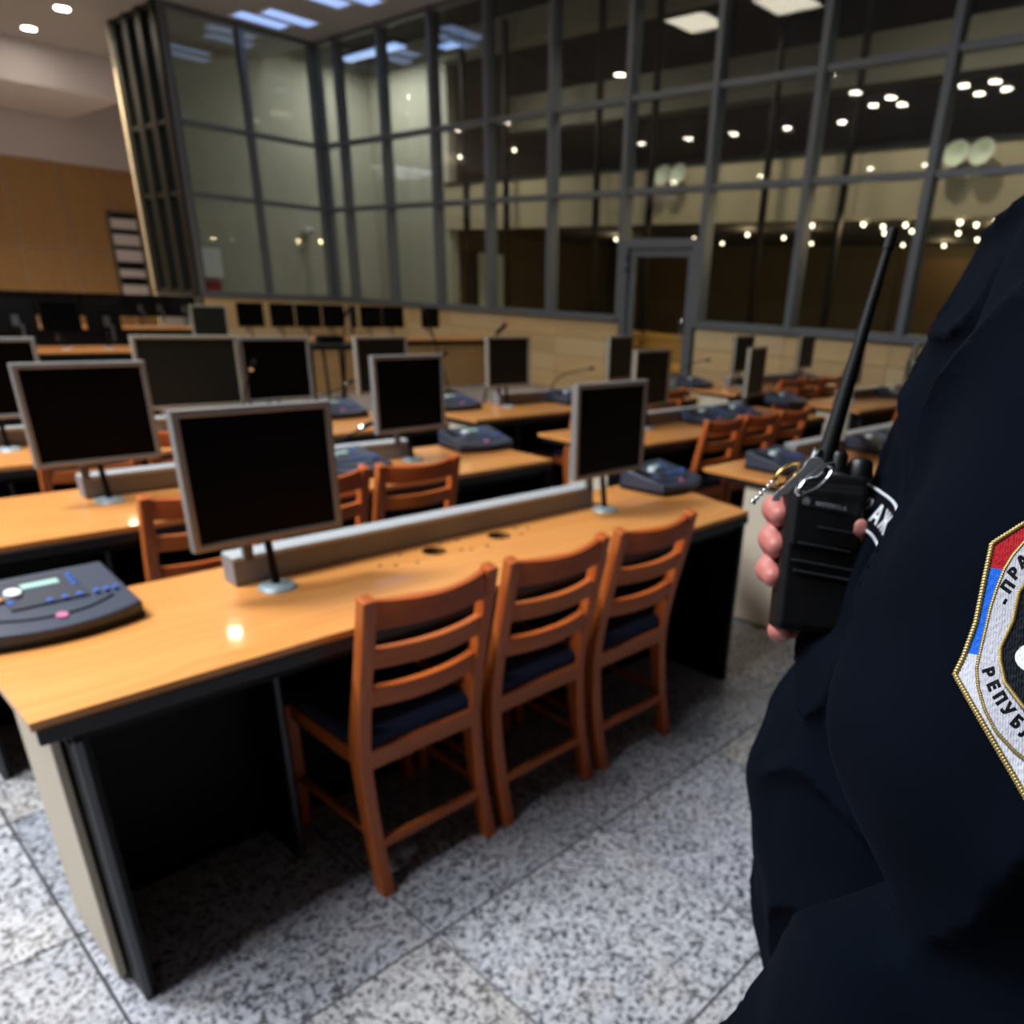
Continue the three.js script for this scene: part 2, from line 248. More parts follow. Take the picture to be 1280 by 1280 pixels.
// small lamps under the balcony and wall washers behind the far glass
const smallGeo = new THREE.SphereGeometry(0.03, 16, 10), capGeo = cyl(0.07, 0.07, 0.05, 0, 0.05, 0, 16);
[[-13.23, -14.97], [-11.02, -15], [-11.13, -16.24], [-9.23, -14.3], [-8.87, -15.06], [-8.98, -16.4], [-6.2, -12.9], [-6.05, -13.3], [-5.6, -13.1], [-5.3, -12.9], [-6.79, -15.3], [-7.2, -16.9], [-6.45, -17.1], [-5.3, -14.57], [-5.39, -15.79], [-4.7, -12.9], [-4.6, -13.3], [-4.2, -12.9], [-4.1, -13.3], [-7.1, -12.9], [-12, -16.6], [-7.9, -14.2], [-5.9, -14.1], [-6.5, -14.4], [-4.6, -14.2]].forEach(([x, z], i) => {
  const d = thing('gallery_lamp', 'small round lamp under the balcony behind the glass', 'ceiling light', [x, 2.73, z], 0, 'lamps under the balcony'); part(d, 'lamp_cap', capGeo, M.rib); part(d, 'lamp_globe', smallGeo, lampSmall);
  if (i % 3 === 0) { const l = new THREE.PointLight(0xffdca8, 1.6); l.castShadow = true; l.shadow.radius = 3; l.name = 'globe_lamp'; d.add(l); }
});
for (const [x, z, ry, w] of [[-18.5, -8.8, 0, 2.6], [-17.6, -11.6, 0, 2.2]]) {
  const p = thing('wall_washer', ry === 0 && z > -10 ? 'long cool lamp above the stone wall behind the far glass' : 'long cool lamp above the stone wall behind the corner bays', 'ceiling light', [x, 6.1, z]);
  const along = z > -10; part(p, 'light_diffuser', along ? box(0.3, 0.02, w, 0, 0, 0) : box(w, 0.02, 0.3, 0, 0, 0), lampCool); part(p, 'lamp_case', along ? box(0.36, 0.06, w + 0.06, 0, 0.045, 0) : box(w + 0.06, 0.06, 0.36, 0, 0.045, 0), M.rib);
  const l = new THREE.RectAreaLight(0xf6f6ee, 40, along ? 0.3 : w, along ? w : 0.3); l.rotation.x = -Math.PI / 2; l.position.y = -0.03; l.name = 'washer_lamp'; p.add(l);
}
for (const x of [-14, -8.6, -5, -2]) { const p = thing('added_gallery_flood', 'added warm lamp box, unseen source that brightens the balcony front', 'ceiling light', [x, 5.6, -10.9], 0, 'added lamp boxes before the balcony'); part(p, 'lamp_case', rbox(0.5, 0.1, 0.3, 0, 0.06, 0), M.rib); part(p, 'light_diffuser', box(0.44, 0.01, 0.24, 0, 0.004, 0), lampCool); part(p, 'hanger', rod(V(0, 0.1, 0), V(0, 0.9, 0), 0.015), M.rib); const l = new THREE.SpotLight(0xfff0d8, 26, 0, 1.35, 0.9, 2); l.position.set(0, -0.02, 0); l.target.position.set(0, -2.6, x === -8.6 ? -0.4 : -1.5); l.castShadow = true; l.shadow.radius = 8; l.name = 'added_flood_lamp'; p.add(l, l.target); }  // added unseen lamps that brighten the balcony front and the benches
[[-15.77, 4.66, -12.3], [-14.16, 4.67, -12.3], [-15.6, 4.15, -12.36], [-13.82, 4.16, -12.36]].forEach(([x, y, z]) => { const d = thing('reflection_lamp', 'added small globe standing in for a downlight reflection in the glass', 'ceiling light', [x, y, z], 0, 'stand-in downlight reflections in the glass'); part(d, 'lamp_cap', capGeo, M.rib); part(d, 'lamp_globe', smallGeo, lampSmall); part(d, 'rod', rod(V(0, 0.05, 0), V(0, 6.5 - y, 0), 0.006), M.black); });  // added globes and rods standing in for ceiling downlights reflected in the glass
// ---------------------------------------------------------------- desks
const ORD = ['first', 'second', 'third', 'fourth', 'fifth', 'sixth', 'seventh', 'eighth'];
const Z0 = [null, -0.21, -3.2, -6.2];                      // left ends of the three columns of desks
const rowX = (r) => -1.55 - 1.2 * (r - 1);                 // front edge of each row
const COLS = [null, 'by the guard', 'of the middle block', 'by the glass wall'];
function deskLabelPlace(r, c) { return `${ORD[r - 1]} row ${COLS[c]}`; }
const holeGeo = merge([new THREE.TorusGeometry(0.034, 0.004, 8, 24).rotateX(Math.PI / 2), cyl(0.034, 0.034, 0.004, 0, 0, 0, 24)]);
const topCache = {};
function desk(r, c, L = 2.42, slant = 0, holes = false) {
  const t = thing('desk', `orange wood-topped desk with black panels, ${deskLabelPlace(r, c)}`, 'desk', [rowX(r), 0, Z0[c]], 0, 'courtroom desks');
  const sh = new THREE.Shape([[0, 0], [-0.62, 0], [-0.62, L + slant], [0, L]].map((q) => new THREE.Vector2(...q)));
  if (holes) for (const z of [1.161, 1.427]) { const p = new THREE.Path(); p.absarc(-0.362, z, 0.034, 0, Math.PI * 2, true); sh.holes.push(p); }
  // shape (x, -z) laid flat
  const g = new THREE.ExtrudeGeometry(sh, { depth: 0.016, bevelEnabled: true, bevelSize: 0.0015, bevelThickness: 0.0015, bevelSegments: 2, curveSegments: 20 }).rotateX(-Math.PI / 2).translate(0, 0.732, 0);
  part(t, 'tabletop', uvm(g, 'z'), M.desk);
  part(t, 'edge_band', rbox(0.012, 0.03, L - 0.01, 0.002, 0.715, -L / 2, 0.003), M.edge);
  part(t, 'apron', box(0.02, 0.055, L - 0.1, -0.03, 0.7, -L / 2), M.black);
  part(t, 'top_underlay', box(0.58, 0.02, L - 0.02, -0.31, 0.721, -L / 2), M.blackMat);
  part(t, 'side_panel', rbox(0.4, 0.705, 0.028, -0.2, 0.3525, -0.07, 0.003), M.black);
  part(t, 'side_panel', rbox(0.4, 0.705, 0.028, -0.2, 0.3525, -L + 0.025, 0.003), M.black);
  part(t, 'end_panel', rbox(0.3, 0.69, 0.018, -0.24, 0.36, -0.042, 0.003), M.beige);
  part(t, 'metal_trim', rbox(0.006, 0.68, 0.016, 0.002, 0.345, -0.062, 0.002), M.trim);
  part(t, 'divider_panel', rbox(0.2, 0.7, 0.02, -0.3, 0.352, -0.54, 0.003), M.black);
  part(t, 'divider_trim', rbox(0.005, 0.68, 0.012, -0.198, 0.345, -0.54, 0.002), M.trim);
  part(t, 'modesty_panel', box(0.018, 0.705, L - 0.12, -0.392, 0.3545, -L / 2 - 0.02), M.black);
  if (holes) { for (const z of [-1.161, -1.427]) { part(t, 'cable_grommet', new THREE.TorusGeometry(0.035, 0.003, 8, 28).rotateX(Math.PI / 2).translate(-0.362, 0.7495, z), M.black); part(t, 'cable_hole', cyl(0.0335, 0.0335, 0.004, -0.362, 0.736, z, 24), M.black); }
    const s = []; for (const [x, z] of [[-0.349, -0.957], [-0.401, -1.061], [-0.32, -0.992], [-0.304, -1.057], [-0.32, -1.235], [-0.3, -1.26], [-0.3, -1.325], [-0.37, -1.567], [-0.397, -1.532], [-0.41, -1.29], [-0.42, -1.23], [-0.33, -1.5]]) s.push(cyl(0.0055, 0.0055, 0.002, x, 0.7502, z, 10)); const o = part(t, 'screw_holes', merge(s), M.black); o.userData.kind = 'stuff'; }
  return t;
}
function trunking(r, c, a, b) {
  const L = Math.abs(b - a), t = thing('cable_trunking', `long grey cable box with pale lid, ${deskLabelPlace(r, c)}`, 'cable box', [rowX(r) - 0.472, 0.75, (a + b) / 2], 0, 'cable boxes on the desks');
  part(t, 'box_body', rbox(0.066, 0.068, L, 0, 0.034, 0, 0.003, 'z'), M.taupe); part(t, 'lid', rbox(0.074, 0.013, L + 0.006, 0, 0.075, 0, 0.004, 'z'), M.aluTop);
  for (const s of [-1, 1]) part(t, 'end_cap', rbox(0.07, 0.078, 0.006, 0, 0.04, s * (L / 2 + 0.003), 0.003), M.taupe);
}
// ---------------------------------------------------------------- chairs
function makeChair() {
  const t = new THREE.Group(); t.name = 'ladder_back_chair'; t.userData = { category: 'chair' };
  const prof = [[0.0, 0], [-0.034, 0.15], [-0.06, 0.33], [-0.063, 0.43], [-0.04, 0.55], [-0.004, 0.7], [0.03, 0.86]].map((q) => new THREE.Vector2(...q));
  const cv = new THREE.SplineCurve(prof); const N = 26, w = 0.036, pos = [], idx = [];
  const sec = []; for (let i = 0; i <= N; i++) { const p = cv.getPoint(i / N), tg = cv.getTangent(i / N), d = 0.017 + 0.008 * Math.exp(-(((p.y - 0.42) / 0.12) ** 2)) - 0.003 * (i / N); sec.push([[p.x - tg.y * d, p.y + tg.x * d], [p.x + tg.y * d, p.y - tg.x * d]]); }
  const sh = new THREE.Shape([...sec.map((s) => s[0]), ...sec.map((s) => s[1]).reverse()].map((q) => new THREE.Vector2(...q)));
  const legG = new THREE.ExtrudeGeometry(sh, { depth: w - 0.01, bevelEnabled: true, bevelSize: 0.004, bevelThickness: 0.005, bevelSegments: 2 }).translate(0, 0, -(w - 0.01) / 2);
  const xAt = (y) => { let b = 0; for (let i = 0; i <= 100; i++) { const p = cv.getPoint(i / 100); if (p.y <= y) b = p.x; } return b; };
  for (const s of [-1, 1]) part(t, 'back_leg', uvm(legG.clone().translate(0, 0, s * 0.178), 'y'), chairMats[s > 0 ? 0 : 2]);
  for (const [y, h, k] of [[0.815, 0.062, 1], [0.7, 0.05, 0], [0.585, 0.052, 2]]) {
    const n = 12, shp = new THREE.Shape(), x0 = xAt(y), A = [], B = []; for (let i = 0; i <= n; i++) { const z = -0.172 + 0.344 * i / n, bow = 0.035 * (1 - (z / 0.172) ** 2); A.push(new THREE.Vector2(x0 + bow - 0.009, z)); B.push(new THREE.Vector2(x0 + bow + 0.009, z)); }
    shp.setFromPoints([...A, ...B.reverse()]);
    const g = new THREE.ExtrudeGeometry(shp, { depth: h - 0.008, bevelEnabled: true, bevelSize: 0.003, bevelThickness: 0.004, bevelSegments: 2 }).rotateX(-Math.PI / 2).translate(0, y - h / 2 + 0.004, 0);
    if (y > 0.8) { const p = g.attributes.position; for (let i = 0; i < p.count; i++) if (p.getY(i) > y) p.setY(i, p.getY(i) - 0.0 + 0.012 * (p.getZ(i) / 0.172) ** 2); }
    part(t, 'back_slat', uvm(g, 'z'), chairMats[k]);
  }
  part(t, 'seat_rail', rbox(0.024, 0.055, 0.33, -0.05, 0.395, 0, 0.004, 'z'), M.chair);
  part(t, 'seat_rail', rbox(0.024, 0.05, 0.37, -0.43, 0.395, 0, 0.004, 'z'), M.chair);
  for (const s of [-1, 1]) { part(t, 'side_rail', rbox(0.36, 0.05, 0.022, -0.24, 0.395, s * 0.178, 0.004, 'x'), M.chair); part(t, 'front_leg', rbox(0.034, 0.42, 0.034, -0.425, 0.21, s * 0.185, 0.006, 'y'), M.chair); part(t, 'stretcher', rod(V(-0.03, 0.17, s * 0.178), V(-0.42, 0.17, s * 0.185), 0.011), M.chair); }
  part(t, 'stretcher', rbox(0.02, 0.032, 0.33, -0.028, 0.14, 0, 0.006, 'z'), M.chair);
  const cg = new RoundedBoxGeometry(0.4, 0.05, 0.37, 6, 0.022).translate(-0.248, 0.44, 0); const p = cg.attributes.position; for (let i = 0; i < p.count; i++) if (p.getY(i) > 0.44) p.setY(i, p.getY(i) + 0.014 * (1 - ((p.getX(i) + 0.248) / 0.21) ** 2) * (1 - (p.getZ(i) / 0.19) ** 2));
  cg.computeVertexNormals(); part(t, 'seat_cushion', cg, M.navy);
  return t;
}
const chair0 = makeChair();
const chairs = (r, c, offs, turn = 0) => offs.forEach((o, i) => { const t = Array.isArray(turn) ? turn[i] : turn; copyOf(chair0, [rowX(r) + 0.083, 0, Z0[c] - o], t, `orange ladder-back chair, ${['closest to the desk end panel', 'middle of three', 'farthest from the end panel'][i]}, ${deskLabelPlace(r, c)}`, 'ladder-back chairs'); });
// ---------------------------------------------------------------- monitors
function makeMonitor(w, h, bez, scr, dark) {
  const t = new THREE.Group(); t.name = 'monitor'; t.userData = { category: 'monitor' }; const cy = 0.305;
  part(t, 'base', new THREE.LatheGeometry([[0, 0.012], [0.03, 0.012], [0.046, 0.007], [0.05, 0.002], [0.05, 0], [0, 0]].map((q) => new THREE.Vector2(...q)), 28), M.disc);
  part(t, 'pole', merge([rod(V(-0.005, 0.01, 0), V(-0.03, 0.17, 0), 0.011, 0.01), rod(V(-0.03, 0.17, 0), V(-0.05, 0.3, 0), 0.011)]), M.black);
  part(t, 'mount_plate', rbox(0.03, 0.1, 0.06, -0.045, 0.27, 0), M.trim); part(t, 'bracket', rbox(0.02, 0.16, 0.025, -0.05, 0.155, 0.045), M.trim);
  part(t, 'housing', merge([rbox(0.024, h - 0.02, w - 0.02, -0.012, cy, 0, 0.008), rbox(0.02, h * 0.6, w * 0.6, -0.026, cy, 0, 0.008)]), M.housing);
  part(t, 'bezel', frameGeo(w - 0.006, h - 0.006, 0.011, 0.024, 0.003).rotateY(Math.PI / 2).translate(0.003, cy, 0), bez);
  part(t, 'screen', box(0.006, h - 0.022, w - 0.022, 0.007, cy, 0), scr);
  return t;
}
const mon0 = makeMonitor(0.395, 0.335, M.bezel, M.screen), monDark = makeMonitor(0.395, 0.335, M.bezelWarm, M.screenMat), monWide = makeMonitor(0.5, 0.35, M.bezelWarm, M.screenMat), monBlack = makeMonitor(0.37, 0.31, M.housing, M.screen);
function monitor(src, r, c, off, turn, label, dx = -0.37) { return copyOf(src, [rowX(r) + dx, 0.75, Z0[c] - off], turn, label, undefined); }
// ---------------------------------------------------------------- conference units
function makeUnit(keyed, goose) {
  const t = new THREE.Group(); t.name = 'conference_unit'; t.userData = { category: 'console' };
  const sl = M.slate, sd = M.keypad;   // every console has the same slate body and keypad
  const s = new THREE.Shape(); s.moveTo(-0.12, -0.15); s.lineTo(-0.12, 0.15); s.lineTo(0.09, 0.155); s.quadraticCurveTo(0.155, 0, 0.09, -0.155); s.closePath();   // (x, -z): x towards the sitter
  const top = (x) => 0.036 + 0.052 * clamp((0.13 - x) / 0.25);
  const g = new THREE.ExtrudeGeometry(s, { depth: 0.9, bevelEnabled: true, bevelSize: 0.006, bevelThickness: 0.08, bevelSegments: 3, curveSegments: 16 }).translate(0, 0, 0.08).rotateX(-Math.PI / 2);
  const p = g.attributes.position; for (let i = 0; i < p.count; i++) p.setY(i, clamp(p.getY(i) / 1.06) * top(p.getX(i))); g.computeVertexNormals(); part(t, 'body', g, sl);
  const lay = (gg, x, z, dy = 0) => { const m = new THREE.Matrix4().makeRotationZ(-0.205); return gg.applyMatrix4(m).translate(x, top(x) + dy, z); };
  part(t, 'foot_skirt', new THREE.ExtrudeGeometry(s, { depth: 0.012, bevelEnabled: true, bevelSize: 0.008, bevelThickness: 0.003, bevelSegments: 2, curveSegments: 16 }).rotateX(-Math.PI / 2).translate(0, 0.004, 0), M.black);
  part(t, 'control_panel', lay(new RoundedBoxGeometry(0.125, 0.006, 0.155, 2, 0.002), -0.035, -0.0, 0.002), sd);
  part(t, 'groove', tube([V(0.045, top(0.045) + 0.001, 0.14), V(0.075, top(0.075) + 0.001, 0.05), V(0.075, top(0.075) + 0.001, -0.05), V(0.045, top(0.045) + 0.001, -0.12)], 0.003, 20, 6), M.black);
  part(t, 'display', lay(new RoundedBoxGeometry(0.022, 0.006, 0.075, 2, 0.002), -0.06, -0.005, 0.004), M.lcd);
  part(t, 'volume_knob', lay(cyl(0.016, 0.018, 0.014, 0, 0, 0, 20), -0.035, 0.055, 0.006), M.white);
  const bt = new RoundedBoxGeometry(0.012, 0.006, 0.012, 2, 0.002);
  const spots = [[-0.075, -0.068], [-0.055, -0.068], [-0.035, -0.068], [0.02, -0.095], [0.02, -0.115], [0.02, -0.135], [0.018, 0.0], [0.018, -0.03], [0.018, -0.06], [0.0, 0.07]];
  if (keyed) { for (const [x, z] of spots) part(t, 'button', lay(bt.clone(), x, z, 0.005), M.blue); part(t, 'talk_button', lay(cyl(0.012, 0.012, 0.006, 0, 0, 0, 18), 0.085, 0.0, 0.001), M.pink); part(t, 'marker_button', lay(cyl(0.008, 0.008, 0.008, 0, 0, 0, 14), -0.025, 0.085, 0.004), M.orange); }
  else { const k = part(t, 'buttons', merge(spots.map(([x, z]) => lay(bt.clone(), x, z, 0.005))), M.blue); k.userData.kind = 'stuff'; part(t, 'talk_button', lay(cyl(0.012, 0.012, 0.006, 0, 0, 0, 18), 0.085, 0.0, 0.001), M.pink); }
  const gr = []; for (let i = 0; i < 6; i++) gr.push(lay(box(0.1, 0.003, 0.004, 0, 0, 0), -0.05, 0.1 + i * 0.009, 0.001)); const gk = part(t, 'speaker_grille', merge(gr), M.black); gk.userData.kind = 'stuff';
  if (goose) { const pts = goose.map((q) => V(...q)); const m = part(t, 'microphone_stem', tube(pts, 0.0045, 24, 6), M.black); const e = pts.at(-1), f = e.clone().sub(pts.at(-2)).normalize(); part(m, 'microphone_head', rod(e, e.clone().addScaledVector(f, 0.05), 0.011, 0.012), M.black); part(m, 'microphone_ring', rod(e.clone().addScaledVector(f, -0.008), e.clone().addScaledVector(f, 0.006), 0.0125), M.chrome); }
  return t;
}
const unitKeyed = makeUnit(true), unitPlain = makeUnit(false), unitUp = makeUnit(false, [[-0.1, 0.06, 0.1], [-0.1, 0.14, 0.1], [-0.07, 0.25, 0.085], [-0.02, 0.33, 0.07]]), unitArc = makeUnit(false, [[-0.1, 0.06, 0.12], [-0.1, 0.12, 0.13], [-0.08, 0.19, 0.05], [-0.06, 0.22, -0.08], [-0.04, 0.235, -0.2]]), unitLow = makeUnit(false, [[-0.1, 0.06, 0.1], [-0.09, 0.1, 0.07], [-0.04, 0.14, -0.0], [0.02, 0.19, -0.07]]);
const unit = (src, x, z, turn, label) => copyOf(src, [x, 0.75, z], turn, label);

// ---------------------------------------------------------------- the furnished rows
desk(1, 1, 2.42, 0.14, true); desk(2, 1, 2.5); desk(3, 1, 2.78);
desk(1, 2); desk(2, 2); desk(3, 2);
desk(1, 3); desk(2, 3); desk(3, 3);
trunking(1, 1, -0.79, -2.18); trunking(2, 1, -0.79, -2.18); trunking(3, 1, -0.79, -2.18);
for (const c of [2, 3]) for (const r of [1, 2, 3]) trunking(r, c, Z0[c] - 0.58, Z0[c] - 1.97);
chairs(1, 1, [0.81, 1.243, 1.681]); chairs(2, 1, [0.77, 1.2, 1.63], [0, 0.03, -0.02]); chairs(3, 1, [0.79, 1.22, 1.66], [0.02, 0, -0.03]);
chairs(2, 2, [0.86, 1.29, 1.72]); chairs(3, 2, [1.0, 1.44, 1.88]); chairs(1, 2, [0.9, 1.34, 1.78]);
chairs(2, 3, [0.8, 1.24, 1.68]); chairs(3, 3, [0.8, 1.24, 1.68]); chairs(1, 3, [0.8, 1.24, 1.68]);
const nearMon = 'silver-framed black monitor ';
monitor(mon0, 1, 1, 0.655, 0, nearMon + 'on the desk with cable holes, before the first chair'); monitor(mon0, 1, 1, 1.975, 0.02, nearMon + 'on the desk with cable holes, by the far console');
monitor(mon0, 2, 1, 0.63, 0, nearMon + 'left of the cable box, second row by the guard'); monitor(mon0, 2, 1, 1.93, 0.05, nearMon + 'at the right end of the cable box, second row by the guard');
monitor(mon0, 3, 1, 0.6, 0, nearMon + 'left of the wide monitor, third row by the guard'); monitor(monWide, 3, 1, 1.44, -0.05, 'wide grey-framed monitor with an olive-dark screen, third row by the guard'); monitor(mon0, 3, 1, 1.9, 0, nearMon + 'right of the wide monitor, third row by the guard');
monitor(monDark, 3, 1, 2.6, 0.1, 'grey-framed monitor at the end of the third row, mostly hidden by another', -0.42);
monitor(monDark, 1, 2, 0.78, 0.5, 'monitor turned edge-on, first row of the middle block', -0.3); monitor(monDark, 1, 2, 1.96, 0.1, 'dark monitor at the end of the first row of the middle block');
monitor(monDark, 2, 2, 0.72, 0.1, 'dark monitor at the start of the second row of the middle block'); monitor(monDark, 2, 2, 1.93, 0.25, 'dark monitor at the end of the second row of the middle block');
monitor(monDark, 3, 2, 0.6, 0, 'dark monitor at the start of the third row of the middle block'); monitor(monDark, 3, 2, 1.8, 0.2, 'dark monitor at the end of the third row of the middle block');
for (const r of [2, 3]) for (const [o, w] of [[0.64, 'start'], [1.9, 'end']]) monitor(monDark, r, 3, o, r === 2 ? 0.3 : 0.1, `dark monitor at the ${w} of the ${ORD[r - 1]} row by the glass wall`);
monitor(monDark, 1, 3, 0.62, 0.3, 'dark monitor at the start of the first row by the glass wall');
unit(unitKeyed, -2.02, -0.375, 0.03, 'slate-blue conference console with blue keys, pale display and pink button');
unit(unitPlain, -2.02, -2.68, 0.12, 'slate conference console at the end of the desk with cable holes');
unit(unitLow, -3.03, -1.75, 0.1, 'slate conference console with a bent microphone, behind the second-row chairs');
unit(unitPlain, -3.2, -2.6, -0.1, 'slate conference console by the end of the second row by the guard');
unit(unitUp, -4.13, -1.96, 0, 'console with an upright microphone before the black third-row monitor');
unit(unitLow, -4.5, -2.55, -0.1, 'console with a slanted microphone beside the hidden monitor, third row');
unit(unitUp, -4.42, -3.4, 0, 'console with a thin upright microphone, start of third row, middle block');
unit(unitArc, -4.25, -4.4, 0, 'console with an arched microphone, third row of the middle block');
for (const [x, z, l] of [[-3.05, -4.5, 'second row of the middle block, between its monitors'], [-3.05, -4.88, 'second row of the middle block, beside its far monitor'], [-1.9, -3.5, 'at the corner of the first row of the middle block'], [-1.85, -4.5, 'middle of the first row of the middle block'], [-1.85, -4.87, 'second one in the middle of the first row, middle block']]) unit(unitPlain, x, z, 0, 'slate conference console ' + l);
for (const [x, z, l] of [[-3.3, -6.0, 'second row by the glass wall, at its start'], [-3.05, -7.65, 'second row by the glass wall, at its middle'], [-4.5, -6.35, 'third row by the glass wall, at its start'], [-4.4, -8.35, 'third row by the glass wall, at its end'], [-4.4, -5.35, 'third row of the middle block, at its end']]) unit(z < -7 ? unitPlain : unitArc, x, z, 0, 'small slate console ' + l);

// ---------------------------------------------------------------- far part of the room
function longTable(name, label, x, z0, z1, front, deep = 0.7) {
  const t = thing(name, label, 'table', [x, 0, (z0 + z1) / 2]), L = Math.abs(z1 - z0);
  part(t, 'tabletop', rbox(deep, 0.03, L, -deep / 2, 0.735, 0, 0.004, 'z'), M.desk); part(t, 'edge_band', rbox(0.014, 0.06, L, 0.0, 0.7, 0, 0.003), M.black);
  const n = Math.max(1, Math.round(L / 1.3)); for (let i = 0; i < n; i++) part(t, 'front_panel', rbox(0.025, 0.68, L / n - 0.008, -0.05, 0.34, -L / 2 + (i + 0.5) * L / n, 0.004, 'z'), front);
  for (const s of [-1, 1]) part(t, 'side_panel', rbox(deep - 0.1, 0.7, 0.03, -deep / 2, 0.35, s * (L / 2 - 0.03), 0.004), M.black);
}
longTable('clerk_table', 'long table with honey-wood front panels before the far glass', -11, -5.2, -9.2, M.wood);
longTable('bench_table', 'long black-fronted table crowded with black monitors before the timber wall', -13.7, -2.6, -5.7, M.black);
longTable('bench_table', 'long dark table in front of the crowded monitor table', -9.6, -1.2, -3.3, M.black);
const farBlack = (x, z, turn, label, group, src = monBlack, y = 0.75) => copyOf(src, [x, y, z], turn, label, group);
for (let k = 0; k < 8; k++) farBlack(-14.0 + (k % 2) * 0.12, -3.05 - k * 0.33, Math.PI + (rnd() - 0.5) * 0.5, 'black monitor seen from behind on the crowded table by the timber wall', 'black monitors on the crowded table', monBlack);
for (let k = 0; k < 4; k++) farBlack(-9.95, -1.8 - k * 0.4, Math.PI * (k % 2) + 0.2 * k - 0.3, 'black monitor on the dark table before the crowded one', 'black monitors on the dark table');
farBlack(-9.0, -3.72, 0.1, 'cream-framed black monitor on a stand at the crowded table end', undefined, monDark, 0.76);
[[-5.26, 0], [-5.72, 0.1], [-6.12, -0.1], [-6.52, 0.1], [-6.85, 1.2], [-7.16, 0], [-7.56, -0.1], [-8.28, 0.1]].forEach(([z, t]) => farBlack(-11.35, z, t, 'small black monitor on the table with honey-wood front', 'black monitors on the clerk table'));
{ const s = thing('small_table', 'small side table under the cream-framed monitor', 'table', [-9.0, 0, -3.72]); part(s, 'tabletop', rbox(0.5, 0.03, 0.6, -0.05, 0.744, 0, 0.004), M.desk); for (const [x, z] of [[-0.25, -0.25], [0.15, -0.25], [-0.25, 0.25], [0.15, 0.25]]) part(s, 'leg', rod(V(x, 0, z), V(x, 0.73, z), 0.02), M.black); }
{ const s = thing('lectern', 'black-topped stand on thin legs before the honey-wood table', 'lectern', [-8.3, 0, -4.75]); part(s, 'desk_top', rbox(0.45, 0.05, 0.75, 0, 0.87, 0, 0.01), M.black); part(s, 'lamp_bar', rbox(0.1, 0.09, 0.3, -0.1, 0.93, 0.0, 0.02), M.black); for (const [x, z] of [[0.1, 0.2], [0.1, -0.0], [-0.15, 0.2], [-0.15, -0.2]]) part(s, 'leg', rod(V(x * 1.4, 0, z * 0.9), V(x, 0.86, z), 0.016), M.black); }
for (const [x, z, a] of [[-10.4, -6.0, 0.15], [-10.4, -7.9, -0.35], [-6.6, -5.35, 0.3]]) { const s = thing('microphone_stand', a < 0 ? 'thin leaning floor microphone stand before the cream boards' : x < -9 ? 'thin floor microphone stand at the honey-wood table' : 'thin floor microphone stand in the open aisle', 'microphone stand', [x, 0, z]); part(s, 'foot', cyl(0.12, 0.14, 0.02, 0, 0.01, 0), M.black); const e = V(0, 1.1, -a); part(s, 'pole', rod(V(0, 0.02, 0), e, 0.011), M.black); part(s, 'microphone_head', rod(e, e.clone().add(V(0.05, 0.1, -a * 0.3)), 0.022), M.black); }
